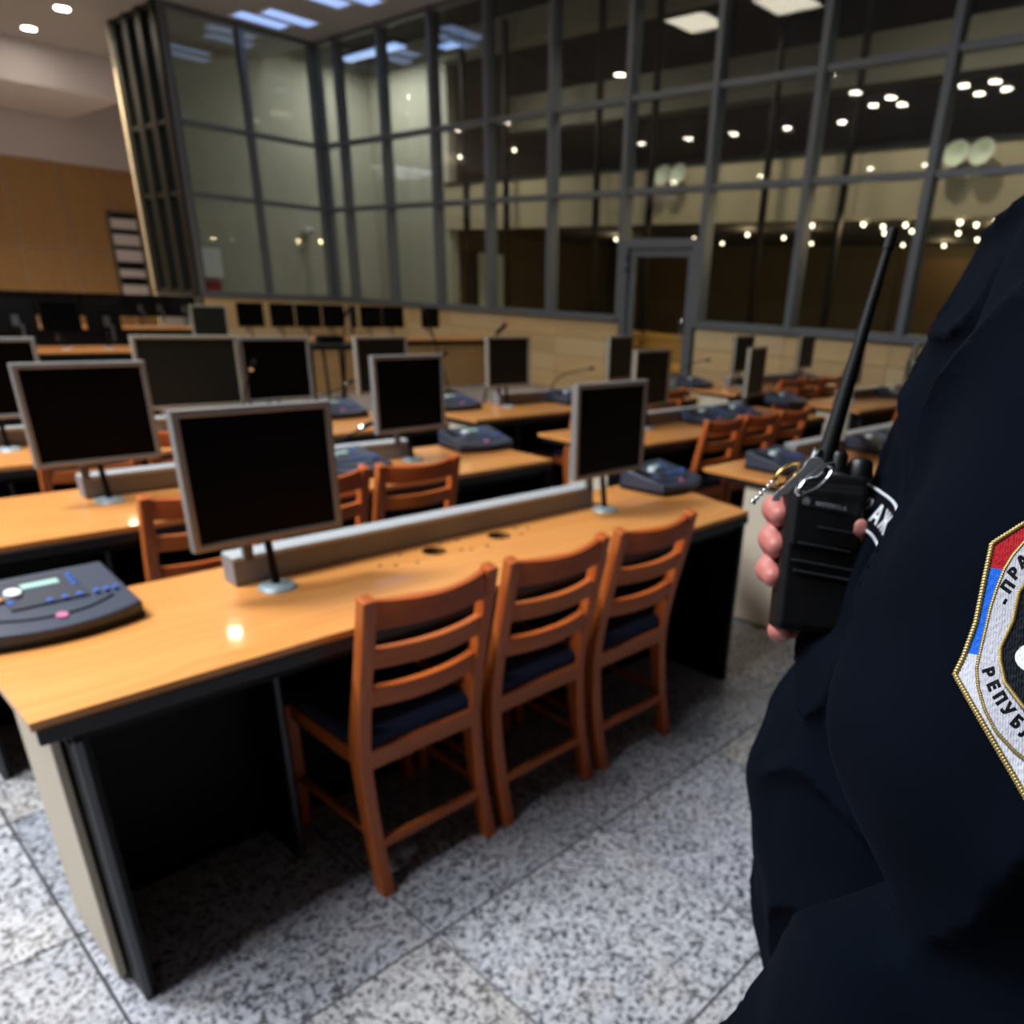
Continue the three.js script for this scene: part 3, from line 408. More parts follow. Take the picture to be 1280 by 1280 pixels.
// ---------------------------------------------------------------- the guard, the radio and the keys
const len = Math.hypot;
function cap(a, b, ra, rb) { const bx = b[0] - a[0], by = b[1] - a[1], bz = b[2] - a[2], q = bx * bx + by * by + bz * bz || 1e-9; return (x, y, z) => { const px = x - a[0], py = y - a[1], pz = z - a[2]; const t = clamp((px * bx + py * by + pz * bz) / q); return len(px - bx * t, py - by * t, pz - bz * t) - (ra + (rb - ra) * t); }; }
const smin = (a, b, k) => { const h = Math.max(k - Math.abs(a - b), 0) / k; return Math.min(a, b) - h * h * k * 0.25; };
const blend = (fs, k) => (x, y, z) => { let d = 1e9; for (const f of fs) d = d > 1e8 ? f(x, y, z) : smin(d, f(x, y, z), k); return d; };
const chain = (pts, rs) => pts.slice(1).map((p, i) => cap(pts[i], p, rs[i], rs[i + 1]));
function surface(f, lo, hi, cell) {              // surface nets
  const n = [0, 1, 2].map((k) => Math.ceil((hi[k] - lo[k]) / cell) + 1), F = new Float32Array(n[0] * n[1] * n[2]), at = (i, j, k) => (k * n[1] + j) * n[0] + i;
  for (let k = 0; k < n[2]; k++) for (let j = 0; j < n[1]; j++) for (let i = 0; i < n[0]; i++) F[at(i, j, k)] = f(lo[0] + i * cell, lo[1] + j * cell, lo[2] + k * cell);
  const id = new Int32Array(F.length).fill(-1), pos = [], idx = [];
  for (let k = 0; k < n[2] - 1; k++) for (let j = 0; j < n[1] - 1; j++) for (let i = 0; i < n[0] - 1; i++) {
    let sx = 0, sy = 0, sz = 0, c = 0; const v = (a, b, d) => F[at(i + a, j + b, k + d)];
    let inside = 0; for (let m = 0; m < 8; m++) if (v(m & 1, (m >> 1) & 1, m >> 2) < 0) inside++; if (!inside || inside === 8) continue;
    for (let m = 0; m < 8; m++) for (const s of [1, 2, 4]) if (!(m & s)) { const q = m | s, A = v(m & 1, (m >> 1) & 1, m >> 2), B = v(q & 1, (q >> 1) & 1, q >> 2); if ((A < 0) !== (B < 0)) { const t = A / (A - B); sx += (m & 1) + (s === 1 ? t : 0); sy += ((m >> 1) & 1) + (s === 2 ? t : 0); sz += (m >> 2) + (s === 4 ? t : 0); c++; } }
    id[at(i, j, k)] = pos.length / 3; pos.push(lo[0] + (i + sx / c) * cell, lo[1] + (j + sy / c) * cell, lo[2] + (k + sz / c) * cell);
  }
  const quad = (a, b, c, d, flip) => { if (a < 0 || b < 0 || c < 0 || d < 0) return; flip ? idx.push(a, c, b, a, d, c) : idx.push(a, b, c, a, c, d); };
  for (let k = 1; k < n[2] - 1; k++) for (let j = 1; j < n[1] - 1; j++) for (let i = 1; i < n[0] - 1; i++) { const A = F[at(i, j, k)];
    for (const [B, q] of [[F[at(i + 1, j, k)], [[0, -1, -1], [0, 0, -1], [0, 0, 0], [0, -1, 0]]], [F[at(i, j + 1, k)], [[-1, 0, -1], [-1, 0, 0], [0, 0, 0], [0, 0, -1]]], [F[at(i, j, k + 1)], [[-1, -1, 0], [0, -1, 0], [0, 0, 0], [-1, 0, 0]]]]) if ((A < 0) !== (B < 0)) quad(...q.map(([a, b, c]) => id[at(i + a, j + b, k + c)]), B < 0); }
  const g = new THREE.BufferGeometry(), e = cell * 0.35, nor = new Float32Array(pos.length), uv = new Float32Array(pos.length / 3 * 2);
  for (let i = 0; i < pos.length; i += 3) { const x = pos[i], y = pos[i + 1], z = pos[i + 2]; const a = f(x + e, y, z) - f(x - e, y, z), b = f(x, y + e, z) - f(x, y - e, z), c = f(x, y, z + e) - f(x, y, z - e), l = len(a, b, c) || 1; nor[i] = a / l; nor[i + 1] = b / l; nor[i + 2] = c / l; uv[i / 3 * 2] = (x * 0.74 - z * 0.67) * 8; uv[i / 3 * 2 + 1] = y * 8; }
  g.setAttribute('position', new THREE.Float32BufferAttribute(pos, 3)); g.setAttribute('normal', new THREE.BufferAttribute(nor, 3)); g.setAttribute('uv', new THREE.BufferAttribute(uv, 2)); g.setIndex(idx); return g;
}
// --- the jacket: near (left) sleeve, trunk, far (right) sleeve
const armPts = [[-0.0758, 1.5092, -0.4862], [-0.0683, 1.447, -0.4216], [-0.0627, 1.3844, -0.3638], [-0.0503, 1.3283, -0.3261], [-0.0272, 1.2805, -0.3319], [0.0031, 1.2080, -0.2999]];
const forePts = [[0.0031, 1.2080, -0.2999], [-0.0502, 1.1873, -0.2919], [-0.0877, 1.0829, -0.2981], [-0.1098, 0.9974, -0.2855]];
const trunkPts = [[-0.1263, 1.5137, -0.7438], [-0.1152, 1.4343, -0.712], [-0.1106, 1.3340, -0.6780], [-0.1263, 1.2613, -0.6495], [-0.1376, 1.1695, -0.6205], [-0.1250, 1.0729, -0.6095], [-0.0836, 0.9486, -0.5996]];
const nearSleeve = blend([...chain(armPts, [0.074, 0.07, 0.068, 0.066, 0.06, 0.06]), ...chain(forePts, [0.06, 0.064, 0.06, 0.048])], 0.022);
const backPts = trunkPts.map(([x, y, z]) => [-0.06, y, -0.86]);
const trunk = blend([...chain(trunkPts, [0.118, 0.132, 0.126, 0.124, 0.13, 0.15, 0.155]), ...chain(backPts, [0.1, 0.14, 0.14, 0.14, 0.14, 0.145, 0.15]), cap([-0.0758, 1.5092, -0.4862], [-0.07, 1.53, -0.72], 0.07, 0.1), cap([-0.07, 1.53, -0.72], [-0.07, 1.5, -0.97], 0.1, 0.075)], 0.07);
const farSleeve = blend(chain([[-0.07, 1.5, -0.97], [-0.1, 1.33, -1.0], [-0.11, 1.22, -0.93], [-0.165, 1.185, -0.8], [-0.2, 1.2, -0.66]], [0.075, 0.066, 0.063, 0.055, 0.04]), 0.04);
function folds(x, y, z) {                          // gathered cloth: slanting soft folds, stronger at the elbow and waist
  const n1 = noise.noise(x * 9 + 3, y * 5, z * 9), n2 = noise.noise(x * 20 + y * 14, y * 9 - z * 5, z * 22 + 7);
  const elbow = Math.exp(-(((y - 1.25) / 0.09) ** 2)), s = Math.sin((y * 1.0 + x * 0.9 - z * 0.5) * 62 + n1 * 3.2);
  const w = noise.noise(x * 7 - y * 6 + 11, y * 7 + x * 4, z * 7 + y * 5), ridge = 1 - Math.abs(w) * 2.6, r = Math.max(ridge, 0) ** 2;
  return n1 * 0.007 + n2 * 0.0026 + s * 0.005 * elbow * (0.6 + 0.4 * n1) - r * 0.012 + 0.005;
}
const jacketField = (x, y, z) => { const f = folds(x, y, z); return smin(smin(nearSleeve(x, y, z), trunk(x, y, z), 0.012), farSleeve(x, y, z), 0.02) + f; };
const guard = thing('person', 'person in a dark navy uniform jacket with a shield arm patch, holding a radio', 'person', [-0.08, 0, -0.72]);
const loc = (g) => g.translate(0.08, 0, 0.72);
const cloth = new THREE.MeshPhysicalMaterial({ color: 0x02060f, roughness: 0.95, bumpMap: weave, bumpScale: 0.00015, sheen: 0.1, sheenColor: new THREE.Color(0x24386c), sheenRoughness: 0.6, specularIntensity: 0.12 });
const skin = new THREE.MeshPhysicalMaterial({ color: 0xb2685e, roughness: 0.5, sheen: 0.1 });
const head = [-0.1, 1.735, -0.735];
const RC = new THREE.Matrix4();                     // frame of the radio
{ const top = V(-0.2648, 1.3772, -0.5697), bot = V(-0.2415, 1.2627, -0.5353), up = top.clone().sub(bot).normalize(), r = V(0.0493, -0.0051, -0.0398); r.addScaledVector(up, -r.dot(up)).normalize(); const n = V().crossVectors(r, up); RC.makeBasis(r, up, n).setPosition(top.add(bot).multiplyScalar(0.5).addScaledVector(n, -0.018)); }
{
  const wr = V(0.042, -0.092, -0.075).applyMatrix4(RC).toArray();
  const core = blend([...chain(armPts, [0.05, 0.048, 0.046, 0.044, 0.042, 0.042]), ...chain(forePts, [0.042, 0.04, 0.034, 0.028]), ...chain(trunkPts.map(([x, y, z]) => [x + 0.01, y, z]), [0.09, 0.1, 0.1, 0.1, 0.1, 0.11, 0.12]), ...chain(backPts, [0.08, 0.11, 0.11, 0.11, 0.11, 0.11, 0.12]), cap([-0.075, 1.5, -0.49], [-0.07, 1.5, -0.97], 0.055, 0.055), cap([-0.07, 1.5, -0.735], [-0.09, 1.63, -0.735], 0.06, 0.055),
    ...chain([[-0.07, 1.49, -0.97], [-0.1, 1.33, -1.0], [-0.11, 1.22, -0.93], [-0.17, 1.2, -0.8], wr], [0.052, 0.046, 0.042, 0.036, 0.028]),
    ...[-0.62, -0.84].flatMap((z) => chain([[-0.06, 0.92, z], [-0.075, 0.5, z], [-0.05, 0.09, z]], [0.09, 0.056, 0.042])), ...[-0.62, -0.84].map((z) => cap([-0.04, 0.045, z], [-0.21, 0.04, z], 0.04, 0.035))], 0.04);
  const [hx, hy, hz] = head;
  const headF = (x, y, z) => { const px = x - hx, py = y - hy, pz = z - hz; let d = (len(px / 0.098, py / 0.122, pz / 0.077) - 1) * 0.08; d = smin(d, (len((px + 0.035) / 0.06, (py + 0.075) / 0.05, pz / 0.052) - 1) * 0.05, 0.04); d = smin(d, cap([hx - 0.092, hy + 0.005, hz], [hx - 0.112, hy - 0.025, hz], 0.008, 0.013)(x, y, z), 0.015);
    for (const s of [-1, 1]) { d = smin(d, (len((px - 0.008) / 0.018, py / 0.032, (pz - s * 0.08) / 0.009) - 1) * 0.009, 0.008); d = -smin(-d, len(px + 0.098, py - 0.012, pz - s * 0.032) - 0.015, 0.012); d = smin(d, len(px + 0.083, py - 0.01, pz - s * 0.032) - 0.012, 0.004); }
    d = smin(d, cap([hx - 0.088, hy - 0.058, hz - 0.02], [hx - 0.088, hy - 0.058, hz + 0.02], 0.007, 0.007)(x, y, z), 0.01); return smin(d, cap([hx + 0.015, hy - 0.2, hz], [hx + 0.01, hy - 0.08, hz], 0.056, 0.056)(x, y, z), 0.03); };
  const F = (y, x0 = 0) => [];
  const fingers = [[0.0366, 0.0098], [0.0115, 0.0104], [-0.0135, 0.01], [-0.052, 0.008]];
  const chains = fingers.map(([y, r], i) => blend(chain(i === 3 ? [[0.02, -0.05, -0.034], [-0.01, -0.06, -0.034], [-0.021, -0.062, -0.014], [-0.0195, -0.0615, 0.0]] : [[0.018, y * 0.7 - 0.014, -0.034], [-0.026, y + 0.001, -0.034], [-0.0345, y + 0.002, -0.016], [-0.0338, y - 0.005, 0.0]], [0.011, r + 0.0005, r, r * 0.86]), 0.008));
  const thumb = blend(chain([[0.028, -0.055, -0.04], [0.043, -0.022, -0.028], [0.0415, 0.006, -0.006], [0.0255, 0.0235, 0.0115]], [0.016, 0.013, 0.011, 0.0095]), 0.01);
  const palm = blend([cap([0.022, 0.005, -0.038], [0.026, -0.052, -0.042], 0.014, 0.016), cap([0.0, 0.008, -0.037], [0.016, -0.046, -0.043], 0.013, 0.013), cap([0.034, -0.03, -0.038], [0.032, -0.062, -0.046], 0.014, 0.017), cap([0.032, -0.056, -0.047], [0.055, -0.092, -0.085], 0.02, 0.025)], 0.02);
  const handF = (x, y, z) => { let d = palm(x, y, z); for (const c of chains) d = smin(d, c(x, y, z), 0.006); return smin(d, thumb(x, y, z), 0.008); };
  const hand = surface(handF, [-0.06, -0.13, -0.09], [0.07, 0.06, 0.03], 0.0024).applyMatrix4(RC);
  const lh = blend([cap([-0.1174, 1.0199, -0.2924], [-0.15, 0.962, -0.28], 0.026, 0.03), ...[-0.03, -0.01, 0.01, 0.03].flatMap((o, i) => chain([[-0.15, 0.96, -0.28 + o], [-0.172, 0.915, -0.278 + o * 1.1], [-0.168, 0.885 - (i % 3) * 0.003, -0.276 + o], [-0.15, 0.868, -0.275 + o]], [0.012, 0.0095, 0.009, 0.008])), ...chain([[-0.13, 0.985, -0.25], [-0.158, 0.95, -0.235], [-0.178, 0.925, -0.238]], [0.014, 0.011, 0.009])], 0.012);
  const left = surface(lh, [-0.21, 0.84, -0.34], [-0.07, 1.06, -0.21], 0.004);
  const hd = surface(headF, [hx - 0.14, hy - 0.17, hz - 0.11], [hx + 0.13, hy + 0.14, hz + 0.11], 0.005);
  const bd = surface(core, [-0.32, -0.01, -1.08], [0.14, 1.66, -0.2], 0.014);
  const body = part(guard, 'body', loc(merge([bd, hd, left, hand])), skin);
  const hair = surface((x, y, z) => Math.max((len((x - hx - 0.006) / 0.104, (y - hy - 0.012) / 0.122, (z - hz) / 0.085) - 1) * 0.085, Math.max(-(y - hy - 0.055 + (x - hx) * 0.85), -(x - hx + 0.078))), [hx - 0.15, hy - 0.15, hz - 0.12], [hx + 0.14, hy + 0.16, hz + 0.12], 0.007);
  for (const s of [-1, 1]) { part(body, 'eye', loc(new THREE.SphereGeometry(0.0125, 16, 12).translate(hx - 0.0835, hy + 0.011, hz + s * 0.032)), std(0xe8e4de, 0.2)); part(body, 'iris', loc(new THREE.SphereGeometry(0.0065, 12, 10).translate(hx - 0.0905, hy + 0.011, hz + s * 0.032)), std(0x2a1c12, 0.2)); part(body, 'eyebrow', loc(tube([V(hx - 0.092, hy + 0.032, hz + s * 0.014), V(hx - 0.091, hy + 0.037, hz + s * 0.032), V(hx - 0.079, hy + 0.033, hz + s * 0.05)], 0.0035, 12, 6)), std(0x1c1510, 0.8)); }
  part(guard, 'hair', loc(hair), std(0x1c1510, 0.8));
  const nail = new THREE.SphereGeometry(1, 10, 8); // pale nails on the fingertips
  const nailM = std(0xc07c72, 0.35); [[0.0255 + 0.001, 0.0262, 0.0198, 0.0055, 0.0065, 0.002]].forEach(([x, y, z, a, b, c]) => { const g = nail.clone().scale(a, b, c).translate(x, y, z).applyMatrix4(RC); part(body, 'fingernail', loc(g), nailM); });
}
const jacket = part(guard, 'jacket', loc(surface(jacketField, [-0.34, 0.86, -1.1], [0.14, 1.66, -0.17], 0.0068)), cloth);
part(guard, 'collar', loc(surface((x, y, z) => Math.max(Math.abs(len(x + 0.085 - (y - 1.6) * 0.1, z + 0.735) - 0.072 - (1.66 - y) * 0.25) - 0.007, Math.abs(y - 1.62) - 0.03), [-0.22, 1.56, -0.88], [0.06, 1.68, -0.59], 0.006)), cloth);
{ const tr = blend([...[-0.62, -0.84].flatMap((z) => chain([[-0.06, 0.93, z], [-0.07, 0.5, z], [-0.045, 0.1, z]], [0.13, 0.085, 0.08])), cap([-0.07, 0.95, -0.62], [-0.07, 0.95, -0.84], 0.13, 0.13)], 0.05); part(guard, 'trousers', loc(surface((x, y, z) => Math.max(tr(x, y, z), 0.06 - y), [-0.26, 0.03, -1.02], [0.13, 1.1, -0.46], 0.012)), cloth); }
for (const z of [-0.62, -0.84]) part(guard, 'shoe', loc(surface(blend([cap([-0.0, 0.055, z], [-0.19, 0.045, z], 0.054, 0.044), cap([-0.04, 0.06, z], [-0.04, 0.13, z], 0.05, 0.048)], 0.03), [-0.27, 0.0, z - 0.08], [0.09, 0.2, z + 0.08], 0.008)), M.black);
// --- the embroidered shield patch on the near sleeve
const R0 = V(0.7393, 0.0455, -0.6719), U0 = V(-0.31, 0.9087, -0.2796), C0 = V(-0.0315, 1.3833, -0.2883), VD = V(0, 1.5, 0).sub(C0).normalize();
const KP = 0.265 / 952;
function onSleeve(px, py, lift) {                    // patch units -> a point lying on the cloth
  const x = px - 149, y = py - 169, a = (0.98 * x - 0.2 * y) * KP, b = (0.2 * x + 0.98 * y) * KP, p = C0.clone().addScaledVector(R0, a).addScaledVector(U0, -b).addScaledVector(VD, 0.06);
  for (let i = 0; i < 60; i++) { const d = nearSleeve(p.x, p.y, p.z) + folds(p.x, p.y, p.z) - lift; if (d < 0.00005) break; p.addScaledVector(VD, -d * 0.8); } return p;
}
const wOf = (tab) => (y) => { if (y <= tab[0][0]) return tab[0][1]; for (let i = 1; i < tab.length; i++) if (y <= tab[i][0]) { const t = (y - tab[i - 1][0]) / (tab[i][0] - tab[i - 1][0]); return tab[i - 1][1] + (tab[i][1] - tab[i - 1][1]) * t; } return tab.at(-1)[1]; };
const W1 = wOf([[-75, 2], [-62, 60], [-35, 108], [0, 150], [109, 149], [156, 156], [181, 163], [304, 40], [344, 1]]), W2 = wOf([[-50, 2], [-42, 45], [-30, 75], [-9, 104], [12, 117], [33, 125], [60, 130], [85, 133], [147, 134], [167, 134], [191, 126], [218, 110], [240, 90], [258, 62], [270, 35], [277, 1]]), W3 = wOf([[5, 2], [12, 40], [20, 60], [48, 91], [60, 98], [99, 98], [136, 107], [153, 103], [178, 91], [203, 61], [218, 30], [226, 1]]);
function patchSheet(w, y0, y1, lift, rows, cols = 44) {
  const pos = [], uv = [], idx = []; for (let j = 0; j <= rows; j++) { const y = y0 + (y1 - y0) * j / rows, h = w(y); for (let i = 0; i <= cols; i++) { const x = 150 - h + 2 * h * i / cols, p = onSleeve(x, y, lift); pos.push(p.x, p.y, p.z); uv.push((x + 20) / 340, 1 - (y + 80) / 430); } }
  for (let j = 0; j < rows; j++) for (let i = 0; i < cols; i++) { const a = j * (cols + 1) + i, b = a + 1, c = a + cols + 1, d = c + 1; idx.push(a, c, b, b, c, d); }
  const g = new THREE.BufferGeometry(); g.setAttribute('position', new THREE.Float32BufferAttribute(pos, 3)); g.setAttribute('uv', new THREE.Float32BufferAttribute(uv, 2)); g.setIndex(idx); g.computeVertexNormals(); return loc(g);
}
function cord(w, y0, y1, lift, r, n = 110) { const L = [], Rr = []; for (let j = 0; j <= n; j++) { const y = y0 + (y1 - y0) * j / n; L.push(onSleeve(150 - w(y), y, lift)); Rr.push(onSleeve(150 + w(y), y, lift)); } const pts = [...L, ...Rr.reverse()]; const c = new THREE.CatmullRomCurve3(pts, true); const N = 900, g = new THREE.TubeGeometry(c, N, r, 6, true), p = g.attributes.position, cc = V();
  for (let i = 0; i <= N; i++) { const s = 1 + 0.22 * Math.sin(i * 2.1); cc.set(0, 0, 0); for (let k = 0; k < 6; k++) cc.add(V().fromBufferAttribute(p, i * 7 + k)); cc.divideScalar(6); for (let k = 0; k < 7; k++) { const v = V().fromBufferAttribute(p, i * 7 + k).sub(cc).multiplyScalar(s).add(cc); p.setXYZ(i * 7 + k, v.x, v.y, v.z); } } g.computeVertexNormals(); return loc(g); }
const CW = 1020, CH = 1290;
function embroidery(draw) { const c = document.createElement('canvas'); c.width = CW; c.height = CH; const x = c.getContext('2d'); x.scale(3, 3); x.translate(20, 80); draw(x); const t = new THREE.CanvasTexture(c); t.colorSpace = THREE.SRGBColorSpace; t.anisotropy = 8; return t; }
const thread = dataTex(256, (u, v) => { const k = clamp(0.5 + 0.5 * Math.sin((u * 90 + v * 20) * Math.PI * 2) * (0.6 + 0.4 * Math.sin(v * 80 * Math.PI)) + (g2(u, v) - 0.5) * 0.8) * 255; return [k, k, k]; }, false);
const sewn = (o) => new THREE.MeshPhysicalMaterial({ roughness: 0.6, specularIntensity: 0.25, bumpMap: thread, bumpScale: 0.0004, ...o });
const ringTex = embroidery((x) => { x.fillStyle = '#b2b1b9'; x.fillRect(-20, -80, 340, 430); for (let i = 0; i < 5200; i++) { x.fillStyle = ['#9c9ba5', '#cccbd2', '#8f8e9a'][i % 3]; x.fillRect(-20 + rnd() * 340, -80 + rnd() * 430, 2.2, 0.8); }
  x.fillStyle = '#030304'; x.textAlign = 'center'; x.textBaseline = 'middle'; x.font = 'bold 23px sans-serif';
  const put = (ch, a, r, inward) => { x.save(); x.translate(150 + r * Math.cos(a), 110 + r * Math.sin(a)); x.rotate(a + (inward ? -Math.PI / 2 : Math.PI / 2)); x.lineWidth = 1.6; x.strokeStyle = '#030304'; x.fillText(ch, 0, 0); x.strokeText(ch, 0, 0); x.restore(); };
  [...'ПРАВОСУДНА СТРАЖА'].forEach((ch, i) => put(ch, (-154.5 + i * 8.06) * Math.PI / 180, [127, 132, 136, 138][Math.min(i, 16 - i, 3)], false)); put('-', -163 * Math.PI / 180, 121, false); put('-', -17 * Math.PI / 180, 121, false);
  [...'РЕПУБЛИКА СРБИЈА'].forEach((ch, i) => put(ch, (153 - i * 8.2) * Math.PI / 180, [131, 130, 129, 129, 131, 134, 137, 138][Math.min(i, 15 - i)], true)); });
const coreTex = embroidery((x) => { x.fillStyle = '#050a15'; x.fillRect(-20, -80, 340, 430); x.fillStyle = '#eceef2'; x.strokeStyle = '#eceef2'; x.lineCap = 'round';
  for (const s of [1, -1]) { const X = (v) => 150 + s * (v - 150); x.beginPath(); x.ellipse(X(83), 143, 19, 15, 0.3 * s, 0, 7); x.fill(); x.lineWidth = 5; x.beginPath(); x.moveTo(X(70), 132); x.quadraticCurveTo(X(84), 122, X(100), 108); x.stroke(); x.beginPath(); x.ellipse(X(106), 128, 16, 26, 0.3 * s, 0, 7); x.fill(); x.beginPath(); x.ellipse(X(128), 118, 14, 34, 0.1 * s, 0, 7); x.fill(); x.beginPath(); x.ellipse(X(134), 76, 13, 12, 0, 0, 7); x.fill(); } x.beginPath(); x.ellipse(150, 140, 18, 50, 0, 0, 7); x.fill(); x.fillStyle = '#a81e2c'; x.fillRect(136, 118, 28, 36); });
const patch = part(jacket, 'arm_patch', patchSheet((y) => W1(y) + 1.5, -75, 344, 0.0006, 90), std(0x0a0f1c, 0.8)); patch.userData.label = 'shield-shaped embroidered arm patch with a red, blue and white border';
part(patch, 'red_field', patchSheet(W1, -75, 33, 0.0013, 40), sewn({ color: 0x980a16 }));
part(patch, 'blue_field', patchSheet(W1, 33, 150, 0.0013, 40), sewn({ color: 0x155cc4 }));
part(patch, 'white_field', patchSheet(W1, 150, 344, 0.0013, 60), sewn({ color: 0xbcbcc4 }));
part(patch, 'lettered_ring', patchSheet(W2, -50, 277, 0.0021, 110, 90), sewn({ map: ringTex }));
part(patch, 'centre_shield', patchSheet(W3, 5, 226, 0.0028, 80), sewn({ map: coreTex }));
const gold = std(0x9c8752, 0.42, { metalness: 0.6 });
part(patch, 'outer_gold_cord', cord(W1, -75, 344, 0.0014, 0.001), gold); part(patch, 'ring_gold_cord', cord(W2, -50, 277, 0.0021, 0.0006), gold); part(patch, 'shield_gold_cord', cord(W3, 5, 226, 0.0029, 0.0008), gold);
// --- the chest tag, wrapped round the front of the jacket
function onChest(a, y, lift) { const cx = -0.126, cz = -0.678, dx = -Math.cos(a), dz = Math.sin(a), p = V(cx + dx * 0.3, y, cz + dz * 0.3); for (let i = 0; i < 70; i++) { const d = trunk(p.x, p.y, p.z) + folds(p.x, p.y, p.z) - lift; if (d < 0.00005) break; p.x -= dx * d * 0.8; p.z -= dz * d * 0.8; } return p; }
{
  const a0 = 0.2, a1 = 1.16, yb = 1.342, yt = 1.37, pos = [], uv = [], idx = [], NC = 40, NR = 10;
  for (let j = 0; j <= NR; j++) for (let i = 0; i <= NC; i++) { const p = onChest(a0 + (a1 - a0) * i / NC, yt + (yb - yt) * j / NR, 0.0022); pos.push(p.x, p.y, p.z); uv.push(i / NC, 1 - j / NR); }
  for (let j = 0; j < NR; j++) for (let i = 0; i < NC; i++) { const a = j * (NC + 1) + i, b = a + 1, c = a + NC + 1, d = c + 1; idx.push(a, c, b, b, c, d); }
  const g = new THREE.BufferGeometry(); g.setAttribute('position', new THREE.Float32BufferAttribute(pos, 3)); g.setAttribute('uv', new THREE.Float32BufferAttribute(uv, 2)); g.setIndex(idx); g.computeVertexNormals();
  const c = document.createElement('canvas'); c.width = 768; c.height = 256; const x = c.getContext('2d'); x.fillStyle = '#04060c'; x.fillRect(0, 0, 768, 256); x.fillStyle = '#cfd0d4'; x.font = 'bold 168px sans-serif'; x.textAlign = 'center'; x.textBaseline = 'middle'; [...'СТРАЖА'].forEach((ch, i) => { x.save(); x.translate(68 + i * 126, 132); x.scale(0.82, 1.1); x.fillText(ch, 0, 0); x.restore(); });
  const t = new THREE.CanvasTexture(c); t.colorSpace = THREE.SRGBColorSpace;
  const tag = part(jacket, 'chest_tag', loc(g), new THREE.MeshPhysicalMaterial({ map: t, roughness: 0.9, specularIntensity: 0.15, bumpMap: thread, bumpScale: 0.0002, side: THREE.DoubleSide })); tag.userData.label = 'navy chest tag with silver lettering and a white corded edge';
  const edge = []; for (let i = 0; i <= 30; i++) edge.push(onChest(a0 + (a1 - a0) * i / 30, yt, 0.0026)); for (let i = 30; i >= 0; i--) edge.push(onChest(a0 + (a1 - a0) * i / 30, yb, 0.0026));
  part(tag, 'corded_edge', loc(tube(edge, 0.0012, 160, 6, true)), std(0xc9cbd0, 0.6));
}
// --- the hand-held radio
{
  const rd = thing('handheld_radio', 'black hand-held two-way radio with long antenna gripped in the hand', 'radio'); rd.applyMatrix4(RC);
  const inv = RC.clone().invert(), rub = new THREE.MeshPhysicalMaterial({ color: 0x050506, roughness: 0.6, specularIntensity: 0.4 }), mat2 = std(0x0b0b0c, 0.4);
  part(rd, 'body', merge([new RoundedBoxGeometry(0.0626, 0.12, 0.034, 4, 0.006), new RoundedBoxGeometry(0.058, 0.05, 0.037, 3, 0.005).translate(0, 0.03, 0.001)]), rub);
  part(rd, 'top_cap', new RoundedBoxGeometry(0.06, 0.012, 0.03, 3, 0.004).translate(0.0, 0.061, 0), mat2);
  for (const [y, w, x] of [[0.022, 0.03, 0.008], [0.008, 0.042, 0], [-0.006, 0.05, 0], [-0.014, 0.046, 0]]) part(rd, 'grille_slot', new RoundedBoxGeometry(w, 0.0016, 0.002, 1, 0.0006).rotateZ(-0.09).translate(x, y, 0.0192), std(0x2e2f33, 0.35));
  const knob = new THREE.LatheGeometry([[0, 0.02], [0.006, 0.0195], [0.0085, 0.016], [0.009, 0.004], [0.0075, 0], [0, 0]].map((q) => new THREE.Vector2(...q)), 20);
  part(rd, 'volume_knob', knob.clone().scale(0.85, 1.1, 0.85).translate(0.0085, 0.066, 0), mat2); part(rd, 'channel_knob', knob.clone().scale(1.15, 0.95, 1.15).translate(0.0265, 0.064, 0), mat2); part(rd, 'knob_collar', cyl(0.011, 0.011, 0.003, 0.0085, 0.067, 0), M.trim);
  const a = V(-0.2729, 1.3813, -0.5712).applyMatrix4(inv), b = V(-0.2957, 1.5549, -0.6649).applyMatrix4(inv); a.z = b.z = -0.002; a.y = 0.06; const at = (t) => a.clone().lerp(b, t);
  const ant = part(rd, 'antenna', merge([rod(at(0), at(0.17), 0.0085, 0.0072), rod(at(0.17), at(0.5), 0.007, 0.0052), rod(at(0.5), at(0.94), 0.0052, 0.0036), rod(at(0.93), at(1), 0.0045, 0.0045)]), rub); part(ant, 'antenna_tip', new THREE.SphereGeometry(0.0045, 12, 8).translate(...at(1).toArray()), rub);
  const c = document.createElement('canvas'); c.width = 512; c.height = 96; const x = c.getContext('2d'); x.fillStyle = '#101012'; x.fillRect(0, 0, 512, 96); x.fillStyle = '#8a8c92'; x.font = 'bold 50px sans-serif'; x.textBaseline = 'middle'; x.fillText('MOTOROLA', 130, 52); x.strokeStyle = '#8a8c92'; x.lineWidth = 5; x.beginPath(); x.arc(48, 48, 30, 0, 7); x.stroke(); x.lineWidth = 7; x.beginPath(); x.moveTo(30, 66); x.lineTo(40, 32); x.lineTo(48, 52); x.lineTo(56, 32); x.lineTo(66, 66); x.stroke();
  const t = new THREE.CanvasTexture(c); t.colorSpace = THREE.SRGBColorSpace; part(rd, 'name_plate', new THREE.BoxGeometry(0.046, 0.0086, 0.0008).rotateZ(-0.09).translate(0.0, 0.041, 0.0198), new THREE.MeshStandardMaterial({ map: t, roughness: 0.4 }));
}
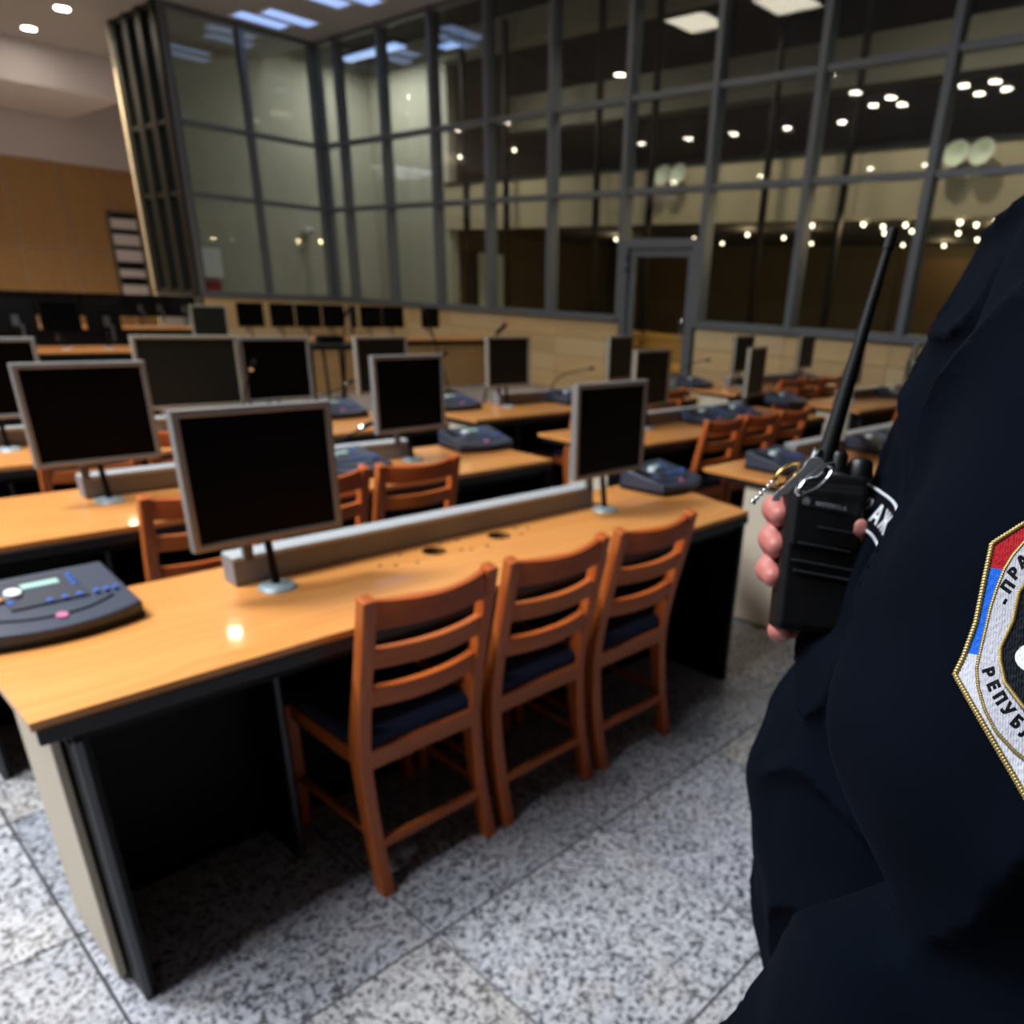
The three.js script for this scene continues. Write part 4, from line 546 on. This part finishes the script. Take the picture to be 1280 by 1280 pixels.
// --- the bunch of keys in front of it
{
  const P = [[-0.2869, 1.3639, -0.4986], [-0.282, 1.3798, -0.5126], [-0.2676, 1.3879, -0.53], [-0.2809, 1.366, -0.5052], [-0.265, 1.3964, -0.5374], [-0.271, 1.3794, -0.5219]].map((q) => V(...q));
  const k = thing('key_bunch', 'bunch of keys with silver and brass rings and a bead chain, by the radio', 'keys'), n = V(0.5978, 0.415, 0.6859), dir = P[4].clone().sub(P[0]).normalize(), side = V().crossVectors(n, dir).normalize();
  const F = new THREE.Matrix4().makeBasis(dir, side, n).setPosition(P[2]);               // x runs up along the bunch
  const put = (nm, g, m) => part(k, nm, g.applyMatrix4(F), m);
  put('silver_ring', new THREE.TorusGeometry(0.0125, 0.0024, 10, 36).scale(1.25, 0.42, 1).rotateZ(0.05).translate(0.001, -0.0085, 0.004), M.chrome);
  put('brass_ring', new THREE.TorusGeometry(0.0085, 0.0016, 10, 36).scale(1.3, 0.7, 1).rotateX(0.5).translate(-0.012, 0.0075, 0), M.brass);
  const s = new THREE.Shape(); s.moveTo(0.008, -0.004); s.absarc(0.012, 0, 0.009, -2.4, 2.4, false); s.lineTo(-0.028, 0.003); s.lineTo(-0.032, 0); s.lineTo(-0.029, -0.0025); for (let i = 0; i < 6; i++) { s.lineTo(-0.027 + i * 0.005, i % 2 ? -0.0018 : -0.004); s.lineTo(-0.0245 + i * 0.005, i % 2 ? -0.0036 : -0.0016); } s.closePath(); const h = new THREE.Path(); h.absarc(0.015, 0, 0.0028, 0, 6.28, true); s.holes.push(h);
  put('key', new THREE.ExtrudeGeometry(s, { depth: 0.0018, bevelEnabled: true, bevelSize: 0.0004, bevelThickness: 0.0004, bevelSegments: 1 }).scale(0.9, 0.75, 1).rotateZ(0.02).translate(-0.006, -0.001, 0.004), std(0xd2d4d6, 0.25, { metalness: 0.9 }));
  put('key', new THREE.ExtrudeGeometry(s, { depth: 0.0018, bevelEnabled: true, bevelSize: 0.0004, bevelThickness: 0.0004, bevelSegments: 1 }).scale(0.7, 0.9, 1).rotateX(1.1).rotateZ(0.35).translate(0.006, 0.001, -0.003), M.chrome);
  for (let i = 0; i < 7; i++) put('bead', new THREE.SphereGeometry(i === 0 || i === 6 ? 0.0024 : 0.0018, 12, 8).translate(-0.045 + i * 0.004, 0.0065 + i * 0.0006, 0), M.chrome);
  put('clasp', rod(V(0.006, 0.004, 0), V(0.016, 0.01, 0.002), 0.0016, 0.001), M.chrome);
}
renderer.render(scene, camera);
